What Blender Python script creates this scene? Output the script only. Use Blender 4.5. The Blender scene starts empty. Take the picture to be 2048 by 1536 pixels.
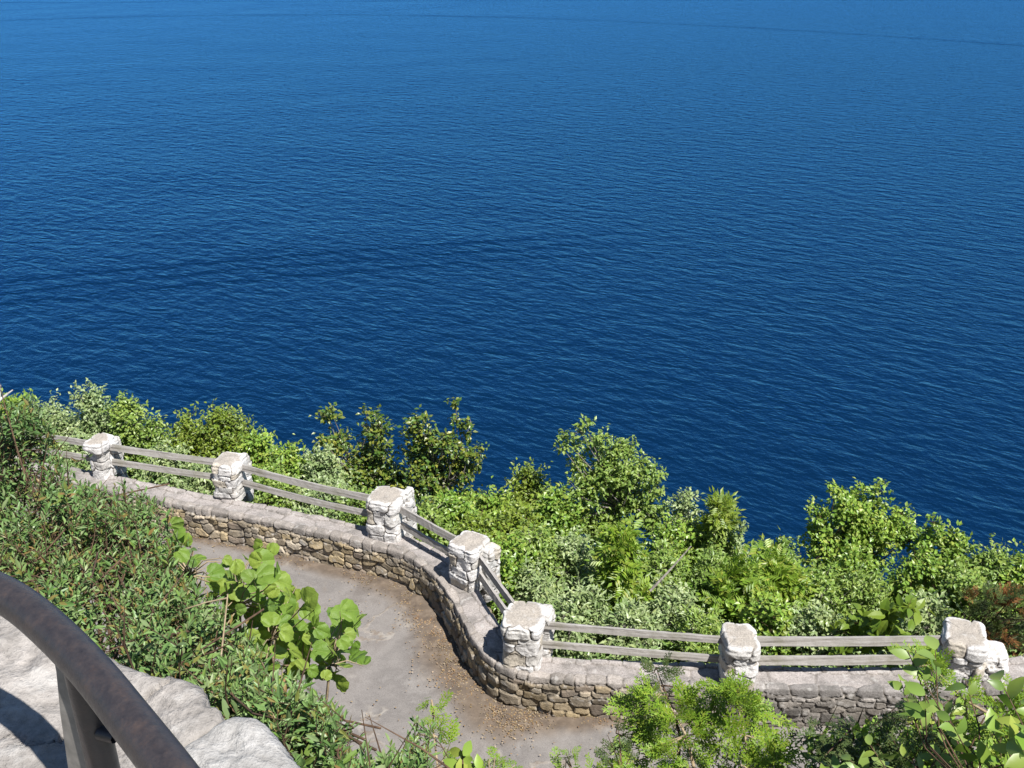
import bpy, math, random
import numpy as np
R = math.radians
scene = bpy.context.scene
col = scene.collection

# ------------------------------------------------------------------ camera, sky, sun
# frame: path level z = 0, camera 9.9 m above it, lake surface at z = -40
CAMZ = 9.9
PITCH = 25.0
cam_d = bpy.data.cameras.new("camera"); cam = bpy.data.objects.new("camera", cam_d); col.objects.link(cam)
cam.location = (0, 0, CAMZ); cam.rotation_euler = (R(90 - PITCH), 0, 0)
cam_d.sensor_width = 36; cam_d.lens = 35.0; cam_d.clip_start = 0.05; cam_d.clip_end = 40000
scene.camera = cam
SUN_AZ = (0.65, -0.76); SUN_EL = 58.0
w = bpy.data.worlds.new("World"); scene.world = w; w.use_nodes = True
nt = w.node_tree; nt.nodes.clear()
sky = nt.nodes.new('ShaderNodeTexSky'); sky.sky_type = 'NISHITA'; sky.sun_disc = False
sky.sun_elevation = R(SUN_EL); sky.sun_rotation = math.atan2(SUN_AZ[0], SUN_AZ[1])
sky.altitude = 200; sky.air_density = 1.0; sky.dust_density = 0.0; sky.ozone_density = 2.5
bg = nt.nodes.new('ShaderNodeBackground'); bg.inputs[1].default_value = 0.064
wo = nt.nodes.new('ShaderNodeOutputWorld')
nt.links.new(sky.outputs[0], bg.inputs[0]); nt.links.new(bg.outputs[0], wo.inputs[0])
sun_d = bpy.data.lights.new("sun", 'SUN'); sun = bpy.data.objects.new("sun", sun_d); col.objects.link(sun)
sun_d.energy = 5.0; sun_d.angle = R(0.5); sun_d.color = (1, 0.965, 0.915)
hyp = math.hypot(*SUN_AZ)
sx, sy = SUN_AZ[0] / hyp * math.cos(R(SUN_EL)), SUN_AZ[1] / hyp * math.cos(R(SUN_EL)); sz = math.sin(R(SUN_EL))
from mathutils import Vector
sun.rotation_euler = Vector((sx, sy, sz)).to_track_quat('Z', 'Y').to_euler()
sun.location = (20, -20, 40)
scene.view_settings.view_transform = 'Standard'; scene.view_settings.look = 'None'
scene.view_settings.exposure = 0.88; scene.view_settings.gamma = 1.0

# ------------------------------------------------------------------ geometry helpers
FPX = 1990.0
CP, SP = math.cos(R(PITCH)), math.sin(R(PITCH))
def ray(px, py):
    x = (px - 1024) / FPX; y = -(py - 768) / FPX
    return np.array((x, CP + y * SP, -SP + y * CP))
def on_z(px, py, z):
    r = ray(px, py); t = (z - CAMZ) / r[2]; return np.array((r[0] * t, r[1] * t, z))
def on_y(px, py, Y):
    r = ray(px, py); t = Y / r[1]; return np.array((r[0] * t, Y, CAMZ + r[2] * t))
def on_d(px, py, d):
    r = ray(px, py); r = r / np.linalg.norm(r); return np.array((0, 0, CAMZ)) + r * d

def hash3(i, j, k):
    h = (i.astype(np.int64) * 374761393 + j.astype(np.int64) * 668265263 + k * 2147483647) & 0xffffffff
    h = ((h ^ (h >> 13)) * 1274126177) & 0xffffffff
    h = (h ^ (h >> 16)) & 0xffffffff
    return h / 4294967295.0
def vnoise(x, y, seed=0):
    xi = np.floor(x); yi = np.floor(y); fx = x - xi; fy = y - yi
    fx = fx * fx * (3 - 2 * fx); fy = fy * fy * (3 - 2 * fy)
    a = hash3(xi, yi, seed); b = hash3(xi + 1, yi, seed); c = hash3(xi, yi + 1, seed); d = hash3(xi + 1, yi + 1, seed)
    return (a * (1 - fx) + b * fx) * (1 - fy) + (c * (1 - fx) + d * fx) * fy - 0.5
def fbm(x, y, seed=0, o=4):
    s = 0; a = 1.0
    for i in range(o):
        s = s + a * vnoise(x * 2 ** i + 17.3 * i, y * 2 ** i - 9.1 * i, seed + i); a *= 0.5
    return s
def sstep(a, b, x):
    t = np.clip((x - a) / (b - a), 0, 1); return t * t * (3 - 2 * t)

def mesh_obj(name, V, F, mat, parent=None, smooth=False, colors=None, attrs=None):
    V = np.ascontiguousarray(V, dtype=np.float32); F = np.ascontiguousarray(F, dtype=np.int32)
    k = F.shape[1]
    me = bpy.data.meshes.new(name)
    me.vertices.add(len(V)); me.vertices.foreach_set('co', V.ravel())
    me.loops.add(F.size); me.loops.foreach_set('vertex_index', F.ravel())
    me.polygons.add(len(F)); me.polygons.foreach_set('loop_start', np.arange(0, F.size, k, dtype=np.int32))
    try: me.polygons.foreach_set('loop_total', np.full(len(F), k, dtype=np.int32))
    except Exception: pass
    me.update(calc_edges=True); me.validate()
    me.polygons.foreach_set('use_smooth', np.full(len(me.polygons), bool(smooth)))
    if colors is not None:
        a = me.color_attributes.new('Col', 'FLOAT_COLOR', 'POINT')
        c = np.ones((len(V), 4), dtype=np.float32); c[:, :3] = colors; a.data.foreach_set('color', c.ravel())
    if attrs:
        for kk, vv in attrs.items():
            a = me.attributes.new(kk, 'FLOAT', 'POINT'); a.data.foreach_set('value', np.ascontiguousarray(vv, dtype=np.float32))
    me.materials.append(mat)
    o = bpy.data.objects.new(name, me); col.objects.link(o)
    if parent is not None:
        o.parent = parent
        o.matrix_parent_inverse = parent.matrix_world.inverted()
        o.matrix_parent_inverse = __import__('mathutils').Matrix.Translation(-parent.location)
    return o
def tag(o, label=None, cat=None, group=None, kind=None):
    if label: o['label'] = label
    if cat: o['category'] = cat
    if group: o['group'] = group
    if kind: o['kind'] = kind
    return o
def empty(name, loc, label, cat, group=None):
    e = bpy.data.objects.new(name, None); col.objects.link(e); e.location = [float(v) for v in loc]
    e.empty_display_size = 0.2
    return tag(e, label, cat, group)

def grid_faces(nu, nv, wrap=False):
    i = np.arange(nu if wrap else nu - 1)[:, None]; j = np.arange(nv - 1)[None, :]
    i2 = (i + 1) % nu
    a = i * nv + j; b = i2 * nv + j; c = i2 * nv + j + 1; d = i * nv + j + 1
    return np.stack([a, b, c, d], -1).reshape(-1, 4)

class TB:                                   # collects tapered tubes as one mesh
    def __init__(s): s.V = []; s.F = []; s.n = 0
    def tube(s, P, rad, sides=5):
        P = np.asarray(P, float); n = len(P); rad = np.broadcast_to(rad, (n,)) if np.ndim(rad) else np.full(n, rad)
        T = np.gradient(P, axis=0); T /= np.linalg.norm(T, axis=1)[:, None] + 1e-9
        up = np.array((0.31, 0.17, 0.93)); A = np.cross(T, up); A /= np.linalg.norm(A, axis=1)[:, None] + 1e-9
        B = np.cross(T, A)
        th = np.arange(sides) / sides * 2 * math.pi
        ring = P[:, None, :] + rad[:, None, None] * (np.cos(th)[None, :, None] * A[:, None, :] + np.sin(th)[None, :, None] * B[:, None, :])
        s.V.append(ring.reshape(-1, 3))
        i = np.arange(n - 1)[:, None]; j = np.arange(sides)[None, :]; j2 = (j + 1) % sides
        f = np.stack([i * sides + j, i * sides + j2, (i + 1) * sides + j2, (i + 1) * sides + j], -1).reshape(-1, 4) + s.n
        s.F.append(f); s.n += n * sides
    def build(s, name, mat, parent=None, smooth=True):
        return mesh_obj(name, np.concatenate(s.V), np.concatenate(s.F), mat, parent, smooth)

# leaf templates: along +X, unit length, triangles
def leaf_tmpl(prof, fold=0.12, curl=0.12):
    # prof: list of (t, halfwidth) for inner stations
    V = [(0, 0, 0)]; mid = []; L = []; Rr = []
    for t, h in prof:
        z = -curl * t * t
        mid.append(len(V)); V.append((t, 0, z)); L.append(len(V)); V.append((t, h, z + fold * h * 2)); Rr.append(len(V)); V.append((t, -h, z + fold * h * 2))
    tip = len(V); V.append((1, 0, -curl))
    F = [(0, mid[0], L[0]), (0, Rr[0], mid[0])]
    for k in range(len(prof) - 1):
        F += [(mid[k], mid[k + 1], L[k + 1]), (mid[k], L[k + 1], L[k]), (mid[k], Rr[k], Rr[k + 1]), (mid[k], Rr[k + 1], mid[k + 1])]
    F += [(mid[-1], tip, L[-1]), (mid[-1], Rr[-1], tip)]
    return np.array(V, float), np.array(F)
T_FAR = leaf_tmpl([(0.45, 0.30)], 0.15, 0.15)
T_FARN = leaf_tmpl([(0.45, 0.17)], 0.15, 0.1)
T_OVAL = leaf_tmpl([(0.2, 0.2), (0.5, 0.3), (0.8, 0.17)], 0.15, 0.2)
T_NARROW = leaf_tmpl([(0.2, 0.10), (0.5, 0.15), (0.8, 0.09)], 0.2, 0.15)
T_BROAD = leaf_tmpl([(0.08, 0.12), (0.25, 0.24), (0.5, 0.28), (0.75, 0.18), (0.92, 0.06)], 0.10, 0.25)
def round_leaf():
    V = [(0.0, 0, 0)]; n = 22; F = []
    rings = [0.35, 0.7, 1.0]
    for rr in rings:
        for k in range(n):
            a = (k + 0.5) / n * 2 * math.pi
            r = 0.5 * (1 - 0.3 * math.exp(-((math.pi - abs(a - 0)) if a <= math.pi else (a - math.pi)) ** 2 / 0.10)) * (1 + 0.03 * math.cos(3 * a) + .05 * math.cos(a))
            if rr == 1.0: r *= 1 + 0.035 * (1 if k % 2 else -1)
            x = 0.12 + r * rr * math.cos(a) * 1.0; y = r * rr * math.sin(a) * 1.05
            z = 0.12 * abs(y) - 0.16 * rr * rr * max(0, math.cos(a)) + 0.022 * math.sin(7 * a) * rr * rr
            V.append((x, y, z))
    for k in range(n):
        F.append((0, 1 + k, 1 + (k + 1) % n))
        for q in range(2):
            a, b = 1 + q * n + k, 1 + q * n + (k + 1) % n; c, d = a + n, b + n
            F += [(a, c, d), (a, d, b)]
    V = np.array(V, float); V[:, 0] += 0.38
    return V, np.array(F)
T_ROUND = round_leaf()
def pinnate(n=4):
    V = []; F = []; o = 0
    t0, f0 = T_FARN
    items = [(0.95, 0, 0.42)] + [(0.2 + 0.7 * k / n, s, 0.40) for k in range(n) for s in (-1, 1)]
    for t, s, L in items:
        a = s * 1.0; c, sn = math.cos(a), math.sin(a)
        v = t0 * L; v = np.stack([v[:, 0] * c - v[:, 1] * sn, v[:, 0] * sn + v[:, 1] * c, v[:, 2]], 1)
        v[:, 0] += t * 0.75; v[:, 2] -= 0.15 * t * t; V.append(v); F.append(f0 + o); o += len(v)
    return np.concatenate(V), np.concatenate(F)
T_ASH = pinnate()
def cedar_spray(seed):
    # flat fan of scale-leaved branchlets, three orders
    rg = random.Random(seed); V = []; F = []
    def strip(a, d, L, wd):
        d = d / np.linalg.norm(d); s = np.array((-d[1], d[0], 0)); b = a + d * L
        o = len(V); m = a + d * L * 0.6
        for p in (a - s * wd * 0.6, a + s * wd * 0.6, m + s * wd, b, m - s * wd): V.append(p)
        F.extend([(o, o + 4, o + 2), (o, o + 2, o + 1), (o + 4, o + 3, o + 2)])
        return b
    def rot(d, a): return np.array((d[0] * math.cos(a) - d[1] * math.sin(a), d[0] * math.sin(a) + d[1] * math.cos(a), d[2]))
    ax = np.array((1., 0, 0)); strip(np.zeros(3), ax, 1.0, 0.012)
    n = 9
    for k in range(n):
        t = 0.1 + 0.85 * k / n; s = 1 if k % 2 else -1
        p = ax * t + np.array((0, 0, -0.12 * t * t)); d = rot(ax, s * rg.uniform(.55, .8)); d[2] = rg.uniform(-.25, .15)
        L = (0.5 - 0.36 * abs(t - 0.3)) * rg.uniform(.8, 1.15) * (1.05 - .45 * t)
        strip(p, d, L, 0.024)
        m = max(3, int(L * 13))
        for q in range(m):
            u = 0.15 + 0.8 * q / m; s2 = 1 if q % 2 else -1
            p2 = p + d / np.linalg.norm(d) * L * u; d2 = rot(d, s2 * rg.uniform(.5, .8)); d2[2] += rg.uniform(-.15, .15)
            strip(p2, d2, 0.15 * rg.uniform(.7, 1.2) * (1.1 - .5 * u), 0.026)
    return np.array(V), np.array(F)
T_CEDAR = [cedar_spray(s) for s in range(5)]

def instance(tm, P, D, N, S):
    tv, tf = tm; P = np.asarray(P); D = np.asarray(D, float); N = np.asarray(N, float); S = np.asarray(S)
    D = D / (np.linalg.norm(D, axis=1)[:, None] + 1e-9)
    Y = np.cross(N, D); Y /= np.linalg.norm(Y, axis=1)[:, None] + 1e-9
    Z = np.cross(D, Y)
    V = P[:, None, :] + S[:, None, None] * (tv[None, :, 0:1] * D[:, None, :] + tv[None, :, 1:2] * Y[:, None, :] + tv[None, :, 2:3] * Z[:, None, :])
    n = len(P); F = tf[None] + (np.arange(n) * len(tv))[:, None, None]
    return V.reshape(-1, 3), F.reshape(-1, 3)
def merge(parts):
    V = []; F = []; o = 0
    for v, f in parts: V.append(v); F.append(f + o); o += len(v)
    return np.concatenate(V), np.concatenate(F)

# ------------------------------------------------------------------ material helpers
def new_mat(name):
    m = bpy.data.materials.new(name); m.use_nodes = True; n = m.node_tree.nodes; n.clear()
    out = n.new('ShaderNodeOutputMaterial'); return m, m.node_tree, out
def N(t, typ, **kw):
    n = t.nodes.new(typ)
    for k, v in kw.items(): setattr(n, k, v)
    return n
def L(t, a, b): t.links.new(a, b)
def ramp(t, fac, stops, interp='LINEAR'):
    r = N(t, 'ShaderNodeValToRGB'); r.color_ramp.interpolation = interp; e = r.color_ramp.elements
    while len(e) < len(stops): e.new(0.5)
    for i, (p, c) in enumerate(stops): e[i].position = p; e[i].color = (*c, 1) if len(c) == 3 else c
    L(t, fac, r.inputs[0]); return r.outputs[0]
def noise(t, vec, scale, detail=5, rough=0.55, dist=0.0):
    n = N(t, 'ShaderNodeTexNoise'); n.inputs['Scale'].default_value = scale; n.inputs['Detail'].default_value = detail
    n.inputs['Roughness'].default_value = rough; n.inputs['Distortion'].default_value = dist
    if vec is not None: L(t, vec, n.inputs['Vector'])
    return n.outputs['Fac']
def mixc(t, fac, a, b, mode='MIX'):
    m = N(t, 'ShaderNodeMix', data_type='RGBA', blend_type=mode)
    for s, v in ((m.inputs['Factor'], fac), (m.inputs[6], a), (m.inputs[7], b)):
        if hasattr(v, 'is_output'): L(t, v, s)
        else: s.default_value = (*v, 1) if isinstance(v, tuple) else v
    return m.outputs[2]
def mathn(t, op, a, b=0.0, clamp=False):
    m = N(t, 'ShaderNodeMath', operation=op); m.use_clamp = clamp
    for s, v in ((m.inputs[0], a), (m.inputs[1], b)):
        if hasattr(v, 'is_output'): L(t, v, s)
        else: s.default_value = v
    return m.outputs[0]
def bump(t, h, strength, dist, prev=None):
    b = N(t, 'ShaderNodeBump'); b.inputs['Strength'].default_value = strength; b.inputs['Distance'].default_value = dist
    L(t, h, b.inputs['Height'])
    if prev is not None: L(t, prev, b.inputs['Normal'])
    return b.outputs[0]
def pos(t): return N(t, 'ShaderNodeNewGeometry').outputs['Position']
AL = .75
def principled(t, out, base, rough=0.8, normal=None, spec=0.3):
    base = mixc(t, 1.0, base, (AL, AL, AL), 'MULTIPLY')
    p = N(t, 'ShaderNodeBsdfPrincipled')
    if hasattr(base, 'is_output'): L(t, base, p.inputs['Base Color'])
    else: p.inputs['Base Color'].default_value = (*base, 1)
    if hasattr(rough, 'is_output'): L(t, rough, p.inputs['Roughness'])
    else: p.inputs['Roughness'].default_value = rough
    p.inputs['Specular IOR Level'].default_value = spec
    if normal is not None: L(t, normal, p.inputs['Normal'])
    L(t, p.outputs[0], out.inputs[0]); return p

def leaf_mat(name, cols, transl=0.35, tcol=(0.25, 0.38, 0.03), rough=0.45, spec=0.6):
    m, t, out = new_mat(name); g = N(t, 'ShaderNodeNewGeometry')
    n = len(cols); c = ramp(t, g.outputs['Random Per Island'], [(i / max(1, n - 1), cc) for i, cc in enumerate(cols)])
    nz = noise(t, g.outputs['Position'], 1.1, 3); c = mixc(t, 0.55, c, ramp(t, nz, [(0.3, (0.62, 0.72, 0.6)), (0.7, (1.25, 1.15, 1.1))]), 'MULTIPLY')
    c = mixc(t, 1.0, c, (AL * 1.0, AL * .93, AL * .95), 'MULTIPLY')
    p = N(t, 'ShaderNodeBsdfPrincipled'); L(t, c, p.inputs['Base Color']); p.inputs['Roughness'].default_value = rough
    p.inputs['Specular IOR Level'].default_value = spec
    tr = N(t, 'ShaderNodeBsdfTranslucent'); L(t, mixc(t, 0.5, c, tuple(v * .7 for v in tcol)), tr.inputs[0])
    mx = N(t, 'ShaderNodeMixShader'); mx.inputs[0].default_value = transl
    L(t, p.outputs[0], mx.inputs[1]); L(t, tr.outputs[0], mx.inputs[2]); L(t, mx.outputs[0], out.inputs[0])
    return m
M = {}
M['silver'] = leaf_mat('leaf silvery', [(0.251, 0.382, 0.139), (0.387, 0.534, 0.220), (0.538, 0.689, 0.359), (0.193, 0.326, 0.097), (0.462, 0.573, 0.237)], .3, (.3, .42, .08), .4, .5)
M['light'] = leaf_mat('leaf light green', [(0.211, 0.385, 0.070), (0.315, 0.507, 0.105), (0.419, 0.588, 0.155), (0.168, 0.304, 0.051), (0.358, 0.488, 0.086)], .35, (.3, .42, .05), .4, .5)
M['yellow'] = leaf_mat('leaf yellow green', [(0.238, 0.385, 0.034), (0.317, 0.454, 0.041), (0.174, 0.314, 0.041), (0.349, 0.454, 0.083), (0.143, 0.262, 0.028)], .38, (.38, .42, .02))
M['mid'] = leaf_mat('leaf mid green', [(0.186, 0.364, 0.048), (0.278, 0.507, 0.068), (0.403, 0.617, 0.097), (0.155, 0.280, 0.039), (0.494, 0.617, 0.116)], .33, (.25, .38, .03), .38, .5)
M['dark'] = leaf_mat('leaf dark green', [(0.081, 0.179, 0.031), (0.116, 0.238, 0.040), (0.255, 0.333, 0.047), (0.069, 0.143, 0.028), (0.372, 0.404, 0.062)], .25, (.2, .26, .02), .35, .5)
M['bright'] = leaf_mat('leaf bright green', [(0.176, 0.351, 0.029), (0.264, 0.455, 0.043), (0.352, 0.526, 0.059), (0.132, 0.262, 0.029), (0.417, 0.489, 0.072)], .38, (.3, .5, .02))
M['bush'] = leaf_mat('leaf leathery green', [(0.133, 0.272, 0.078), (0.180, 0.339, 0.100), (0.241, 0.407, 0.134), (0.119, 0.227, 0.078), (0.314, 0.428, 0.199), (0.169, 0.339, 0.066), (0.308, 0.200, 0.078)], .25, (.2, .34, .04), .42, .35)
M['vine'] = leaf_mat('leaf broad lime', [(0.169, 0.297, 0.033), (0.234, 0.378, 0.050), (0.286, 0.419, 0.055), (0.143, 0.270, 0.033)], .42, (.42, .5, .03), .4, .4)
M['cedar'] = leaf_mat('cedar lime', [(0.188, 0.370, 0.028), (0.269, 0.463, 0.042), (0.134, 0.292, 0.023), (0.323, 0.495, 0.056), (0.296, 0.370, 0.046)], .3, (.34, .46, .03), .5, .3)
M['cedar_dark'] = leaf_mat('cedar dark', [(0.065, 0.117, 0.033), (0.104, 0.169, 0.044), (0.052, 0.091, 0.033), (0.143, 0.182, 0.055)], .2, (.2, .25, .04), .5, .3)
M['rust'] = leaf_mat('dead foliage', [(.30, .14, .05), (.38, .19, .07), (.24, .12, .05), (.16, .15, .05)], .25, (.4, .2, .05), .7, .2)
M['blade'] = leaf_mat('cover leaves', [(0.149, 0.292, 0.061), (0.232, 0.402, 0.091), (0.331, 0.511, 0.183), (0.099, 0.201, 0.045), (0.365, 0.457, 0.152)], .3, (.3, .4, .06))
M['litter'] = leaf_mat('dry litter', [(0.280, 0.190, 0.099), (0.380, 0.290, 0.154), (0.200, 0.120, 0.066), (0.480, 0.420, 0.308), (0.300, 0.220, 0.088)], .1, (.4, .3, .1), .8, .2)

m, t, out = new_mat('leaf veined lime'); g = N(t, 'ShaderNodeNewGeometry')
au = N(t, 'ShaderNodeAttribute'); au.attribute_name = 'lu'; av = N(t, 'ShaderNodeAttribute'); av.attribute_name = 'lv'
ang = mathn(t, 'ARCTAN2', av.outputs['Fac'], mathn(t, 'ADD', au.outputs['Fac'], 0.0)); rad_ = mathn(t, 'SQRT', mathn(t, 'ADD', mathn(t, 'POWER', au.outputs['Fac'], 2.0), mathn(t, 'POWER', av.outputs['Fac'], 2.0)))
vn = mathn(t, 'MULTIPLY', mathn(t, 'ABSOLUTE', mathn(t, 'SINE', mathn(t, 'MULTIPLY', ang, 4.5))), rad_); vf = ramp(t, vn, [(0.0, (1, 1, 1)), (.05, (0, 0, 0))])
fine = noise(t, g.outputs['Position'], 120, 3)
c = ramp(t, g.outputs['Random Per Island'], [(0, (.13, .23, .035)), (.35, (.18, .28, .045)), (.7, (.26, .34, .06)), (1, (.10, .19, .04))])
c = mixc(t, .5, c, ramp(t, noise(t, g.outputs['Position'], 30, 4), [(.3, (.7, .75, .6)), (.7, (1.25, 1.2, 1.1))]), 'MULTIPLY')
c = mixc(t, mathn(t, 'MULTIPLY', vf, .5), c, (.34, .40, .12))
bq = bump(t, mathn(t, 'ADD', mathn(t, 'MULTIPLY', vn, 3.0), fine), .5, .006)
p = N(t, 'ShaderNodeBsdfPrincipled'); L(t, c, p.inputs['Base Color']); p.inputs['Roughness'].default_value = .5; p.inputs['Specular IOR Level'].default_value = .35; L(t, bq, p.inputs['Normal'])
tr = N(t, 'ShaderNodeBsdfTranslucent'); L(t, mixc(t, .5, c, (.32, .42, .03)), tr.inputs[0]); L(t, bq, tr.inputs['Normal'])
mx = N(t, 'ShaderNodeMixShader'); mx.inputs[0].default_value = .42; L(t, p.outputs[0], mx.inputs[1]); L(t, tr.outputs[0], mx.inputs[2]); L(t, mx.outputs[0], out.inputs[0]); M['veined'] = m

def bark(name, a, b, sc=25):
    m, t, out = new_mat(name); p = pos(t); n = noise(t, p, sc, 4); c = ramp(t, n, [(.35, a), (.65, b)])
    principled(t, out, c, .85, bump(t, n, .4, .01)); return m
M['bark_grey'] = bark('bark grey', (.16, .14, .12), (.34, .31, .27))
M['bark_pale'] = bark('bark pale birch', (.34, .32, .29), (.62, .60, .56))
M['bark_brown'] = bark('bark brown', (.07, .04, .025), (.16, .10, .06))
M['bark_red'] = bark('bark reddish', (.16, .07, .035), (.30, .15, .07))
M['dry'] = bark('dry twig', (.30, .22, .13), (.46, .37, .24))

def stone_mat(name, lichen=0.35, dark=(.10, .095, .085), bsc=1.0):
    m, t, out = new_mat(name); p = pos(t)
    at = N(t, 'ShaderNodeVertexColor'); at.layer_name = 'Col'
    n1 = noise(t, p, 9, 6, .6); n2 = noise(t, p, 45, 5, .65); n3 = noise(t, p, 3.2, 5, .6, .4)
    c = mixc(t, 0.75, at.outputs[0], ramp(t, n2, [(.3, (.52, .50, .48)), (.7, (1.28, 1.26, 1.24))]), 'MULTIPLY')
    c = mixc(t, mathn(t, 'MULTIPLY', ramp(t, n3, [(.47, (0, 0, 0)), (.62, (1, 1, 1))]), lichen), c, dark)
    c = mixc(t, mathn(t, 'MULTIPLY', ramp(t, n1, [(.58, (0, 0, 0)), (.66, (1, 1, 1))]), .45), c, (.58, .56, .53))
    sp = noise(t, p, 260, 3, .7); c = mixc(t, mathn(t, 'MULTIPLY', ramp(t, sp, [(.62, (0, 0, 0)), (.68, (1, 1, 1))]), .6), c, (.06, .055, .05))
    principled(t, out, c, .92, bump(t, n2, .55 * bsc, .02, bump(t, n1, .5 * bsc, .03)), .2); return m
M['wall'] = stone_mat('rubble limestone', .45)
M['pillar'] = stone_mat('white limestone', .16, (.16, .15, .14), .9)
M['rock'] = stone_mat('grey ledge limestone', .4, (.19, .18, .165), 1.1)
def wood():
    m, t, out = new_mat('weathered timber'); tc = N(t, 'ShaderNodeTexCoord').outputs['Object']
    mp = N(t, 'ShaderNodeMapping'); mp.inputs['Scale'].default_value = (1.2, 30, 30); L(t, tc, mp.inputs[0])
    n = noise(t, mp.outputs[0], 1.0, 6, .65, .6); n2 = noise(t, tc, 2.5, 4); n3 = noise(t, pos(t), 60, 3)
    c = ramp(t, n, [(.30, (.07, .06, .055)), (.40, (.33, .305, .28)), (.6, (.47, .445, .42)), (.8, (.58, .56, .54))])
    c = mixc(t, mathn(t, 'MULTIPLY', ramp(t, n2, [(.45, (0, 0, 0)), (.7, (1, 1, 1))]), .5), c, (.20, .19, .12))
    c = mixc(t, .3, c, ramp(t, n3, [(.3, (.6, .6, .6)), (.7, (1.3, 1.3, 1.3))]), 'MULTIPLY')
    principled(t, out, c, .85, bump(t, n, .5, .01), .2); return m
M['wood'] = wood()

# ------------------------------------------------------------------ wall line (inner foot of the wall, read off the ground)
foot_px = [(386, 1071), (520, 1098), (649, 1127), (737, 1146), (812, 1168), (845, 1190), (875, 1213), (910, 1266), (939, 1328), (969, 1372), (998, 1400), (1045, 1417), (1134, 1430), (1231, 1435), (1400, 1441), (1571, 1447), (1790, 1452)]
foot = [on_z(x, y, 0.0)[:2] for x, y in foot_px]
foot = [np.array((-15.5, 18.0)), np.array((-10.6, 16.6)), np.array((-7.8, 15.62))] + foot + [np.array((6.5, 10.3)), np.array((8.9, 11.1)), np.array((13.5, 13.2))]
foot = np.array(foot)
def chaikin(P, n=2):
    for _ in range(n):
        Q = [P[0]]
        for a, b in zip(P[:-1], P[1:]): Q += [a * .75 + b * .25, a * .25 + b * .75]
        Q.append(P[-1]); P = np.array(Q)
    return P
foot = chaikin(foot)
def resample(P, step):
    s = np.concatenate([[0], np.cumsum(np.linalg.norm(np.diff(P, axis=0), axis=1))]); n = int(s[-1] / step) + 1
    u = np.linspace(0, s[-1], n); return np.stack([np.interp(u, s, P[:, k]) for k in range(P.shape[1])], 1), u
FOOT, FS = resample(foot, 0.1)
def wall_dist(x, y):
    """signed distance to the inner foot of the wall (+ = lake side), and the arc length there"""
    x = np.asarray(x, float); y = np.asarray(y, float); sh = x.shape; x = x.ravel(); y = y.ravel()
    best = np.full(len(x), 1e9); sg = np.zeros(len(x)); ss = np.zeros(len(x))
    Ps = FOOT[::2]; Ss = FS[::2]
    for i in range(len(Ps) - 1):
        a = Ps[i]; d = Ps[i + 1] - a; l2 = d @ d
        t = np.clip(((x - a[0]) * d[0] + (y - a[1]) * d[1]) / l2, 0, 1)
        dx = x - a[0] - t * d[0]; dy = y - a[1] - t * d[1]; dd = np.hypot(dx, dy)
        m = dd < best; best[m] = dd[m]; sg[m] = np.sign(d[0] * dy - d[1] * dx)[m]; ss[m] = Ss[i] + t[m] * 0.2
    return (best * np.where(sg == 0, 1, sg)).reshape(sh), ss.reshape(sh)
WALL_H, WALL_W = 0.6, 0.43

# ------------------------------------------------------------------ terrain
def terrain(x, y, rough=True):
    x = np.asarray(x, float); y = np.asarray(y, float)
    d, s = wall_dist(x, y)
    out = np.where(d < 5.5, -0.12 - 0.42 * (d - .5), -0.12 - 0.42 * 5 - 1.25 * (d - 5.5)) - 1.6 * sstep(4.5, 8, x) * sstep(.8, 3, d)
    near = np.clip((8.1 - y) * 1.2, 0, 7.75)
    near = near + 1.5 * sstep(-0.9, -2.6, x) * sstep(2.2, 3.6, y) * (1 - sstep(5.0, 7.6, y))
    z = np.where(d > 0.3, out, near - 0.06)
    if rough:
        n = fbm(x * .8, y * .8, 5) * .35
        z = z + np.where((near > .02) | (d > .6), n, 0) - np.where(near > .02, .15, 0) * 1.0
    return np.maximum(z, -43)
gx = np.concatenate([np.arange(-70, -16, 1.5), np.arange(-16, 16, .25), np.arange(16, 71, 1.5)])
gy = np.concatenate([np.arange(-14, 0, 1.0), np.arange(0, 22, .25), np.arange(22, 75, 1.5)])
X, Y = np.meshgrid(gx, gy, indexing='ij'); Z = terrain(X, Y)
m, t, out = new_mat('soil'); p = pos(t); n = noise(t, p, 3, 6)
principled(t, out, ramp(t, n, [(.3, (.035, .04, .018)), (.6, (.07, .07, .035)), (.8, (.15, .13, .09))]), .95, bump(t, n, .6, .1), .1)
M['soil'] = m
tag(mesh_obj('ground', np.stack([X, Y, Z], -1).reshape(-1, 3), grid_faces(len(gx), len(gy)), M['soil'], smooth=True), kind='structure')

# ------------------------------------------------------------------ water
m, t, out = new_mat('lake water'); p = pos(t)
def wv(rot, stretch, scale, detail, dist):
    mp = N(t, 'ShaderNodeMapping'); mp.vector_type = 'TEXTURE'; mp.inputs['Rotation'].default_value = (0, 0, R(rot)); mp.inputs['Scale'].default_value = (stretch, 1, 1)
    L(t, p, mp.inputs[0]); return noise(t, mp.outputs[0], scale, detail, .55, dist)
a = wv(-30, 2.0, .40, 2, .5); a2 = wv(-44, 1.6, .62, 2, .4); b = wv(-34, 1.6, 1.3, 3, .4); c_ = wv(-20, 1.5, 3.8, 3, .3); big = wv(-10, 4, .03, 3, .5)
h = mathn(t, 'ADD', mathn(t, 'ADD', mathn(t, 'MULTIPLY', a, 1.25), mathn(t, 'MULTIPLY', a2, .75)), mathn(t, 'ADD', mathn(t, 'MULTIPLY', b, .42), mathn(t, 'MULTIPLY', c_, .15)))
wk_n = wv(0, 1, .022, 2, 0)
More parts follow.
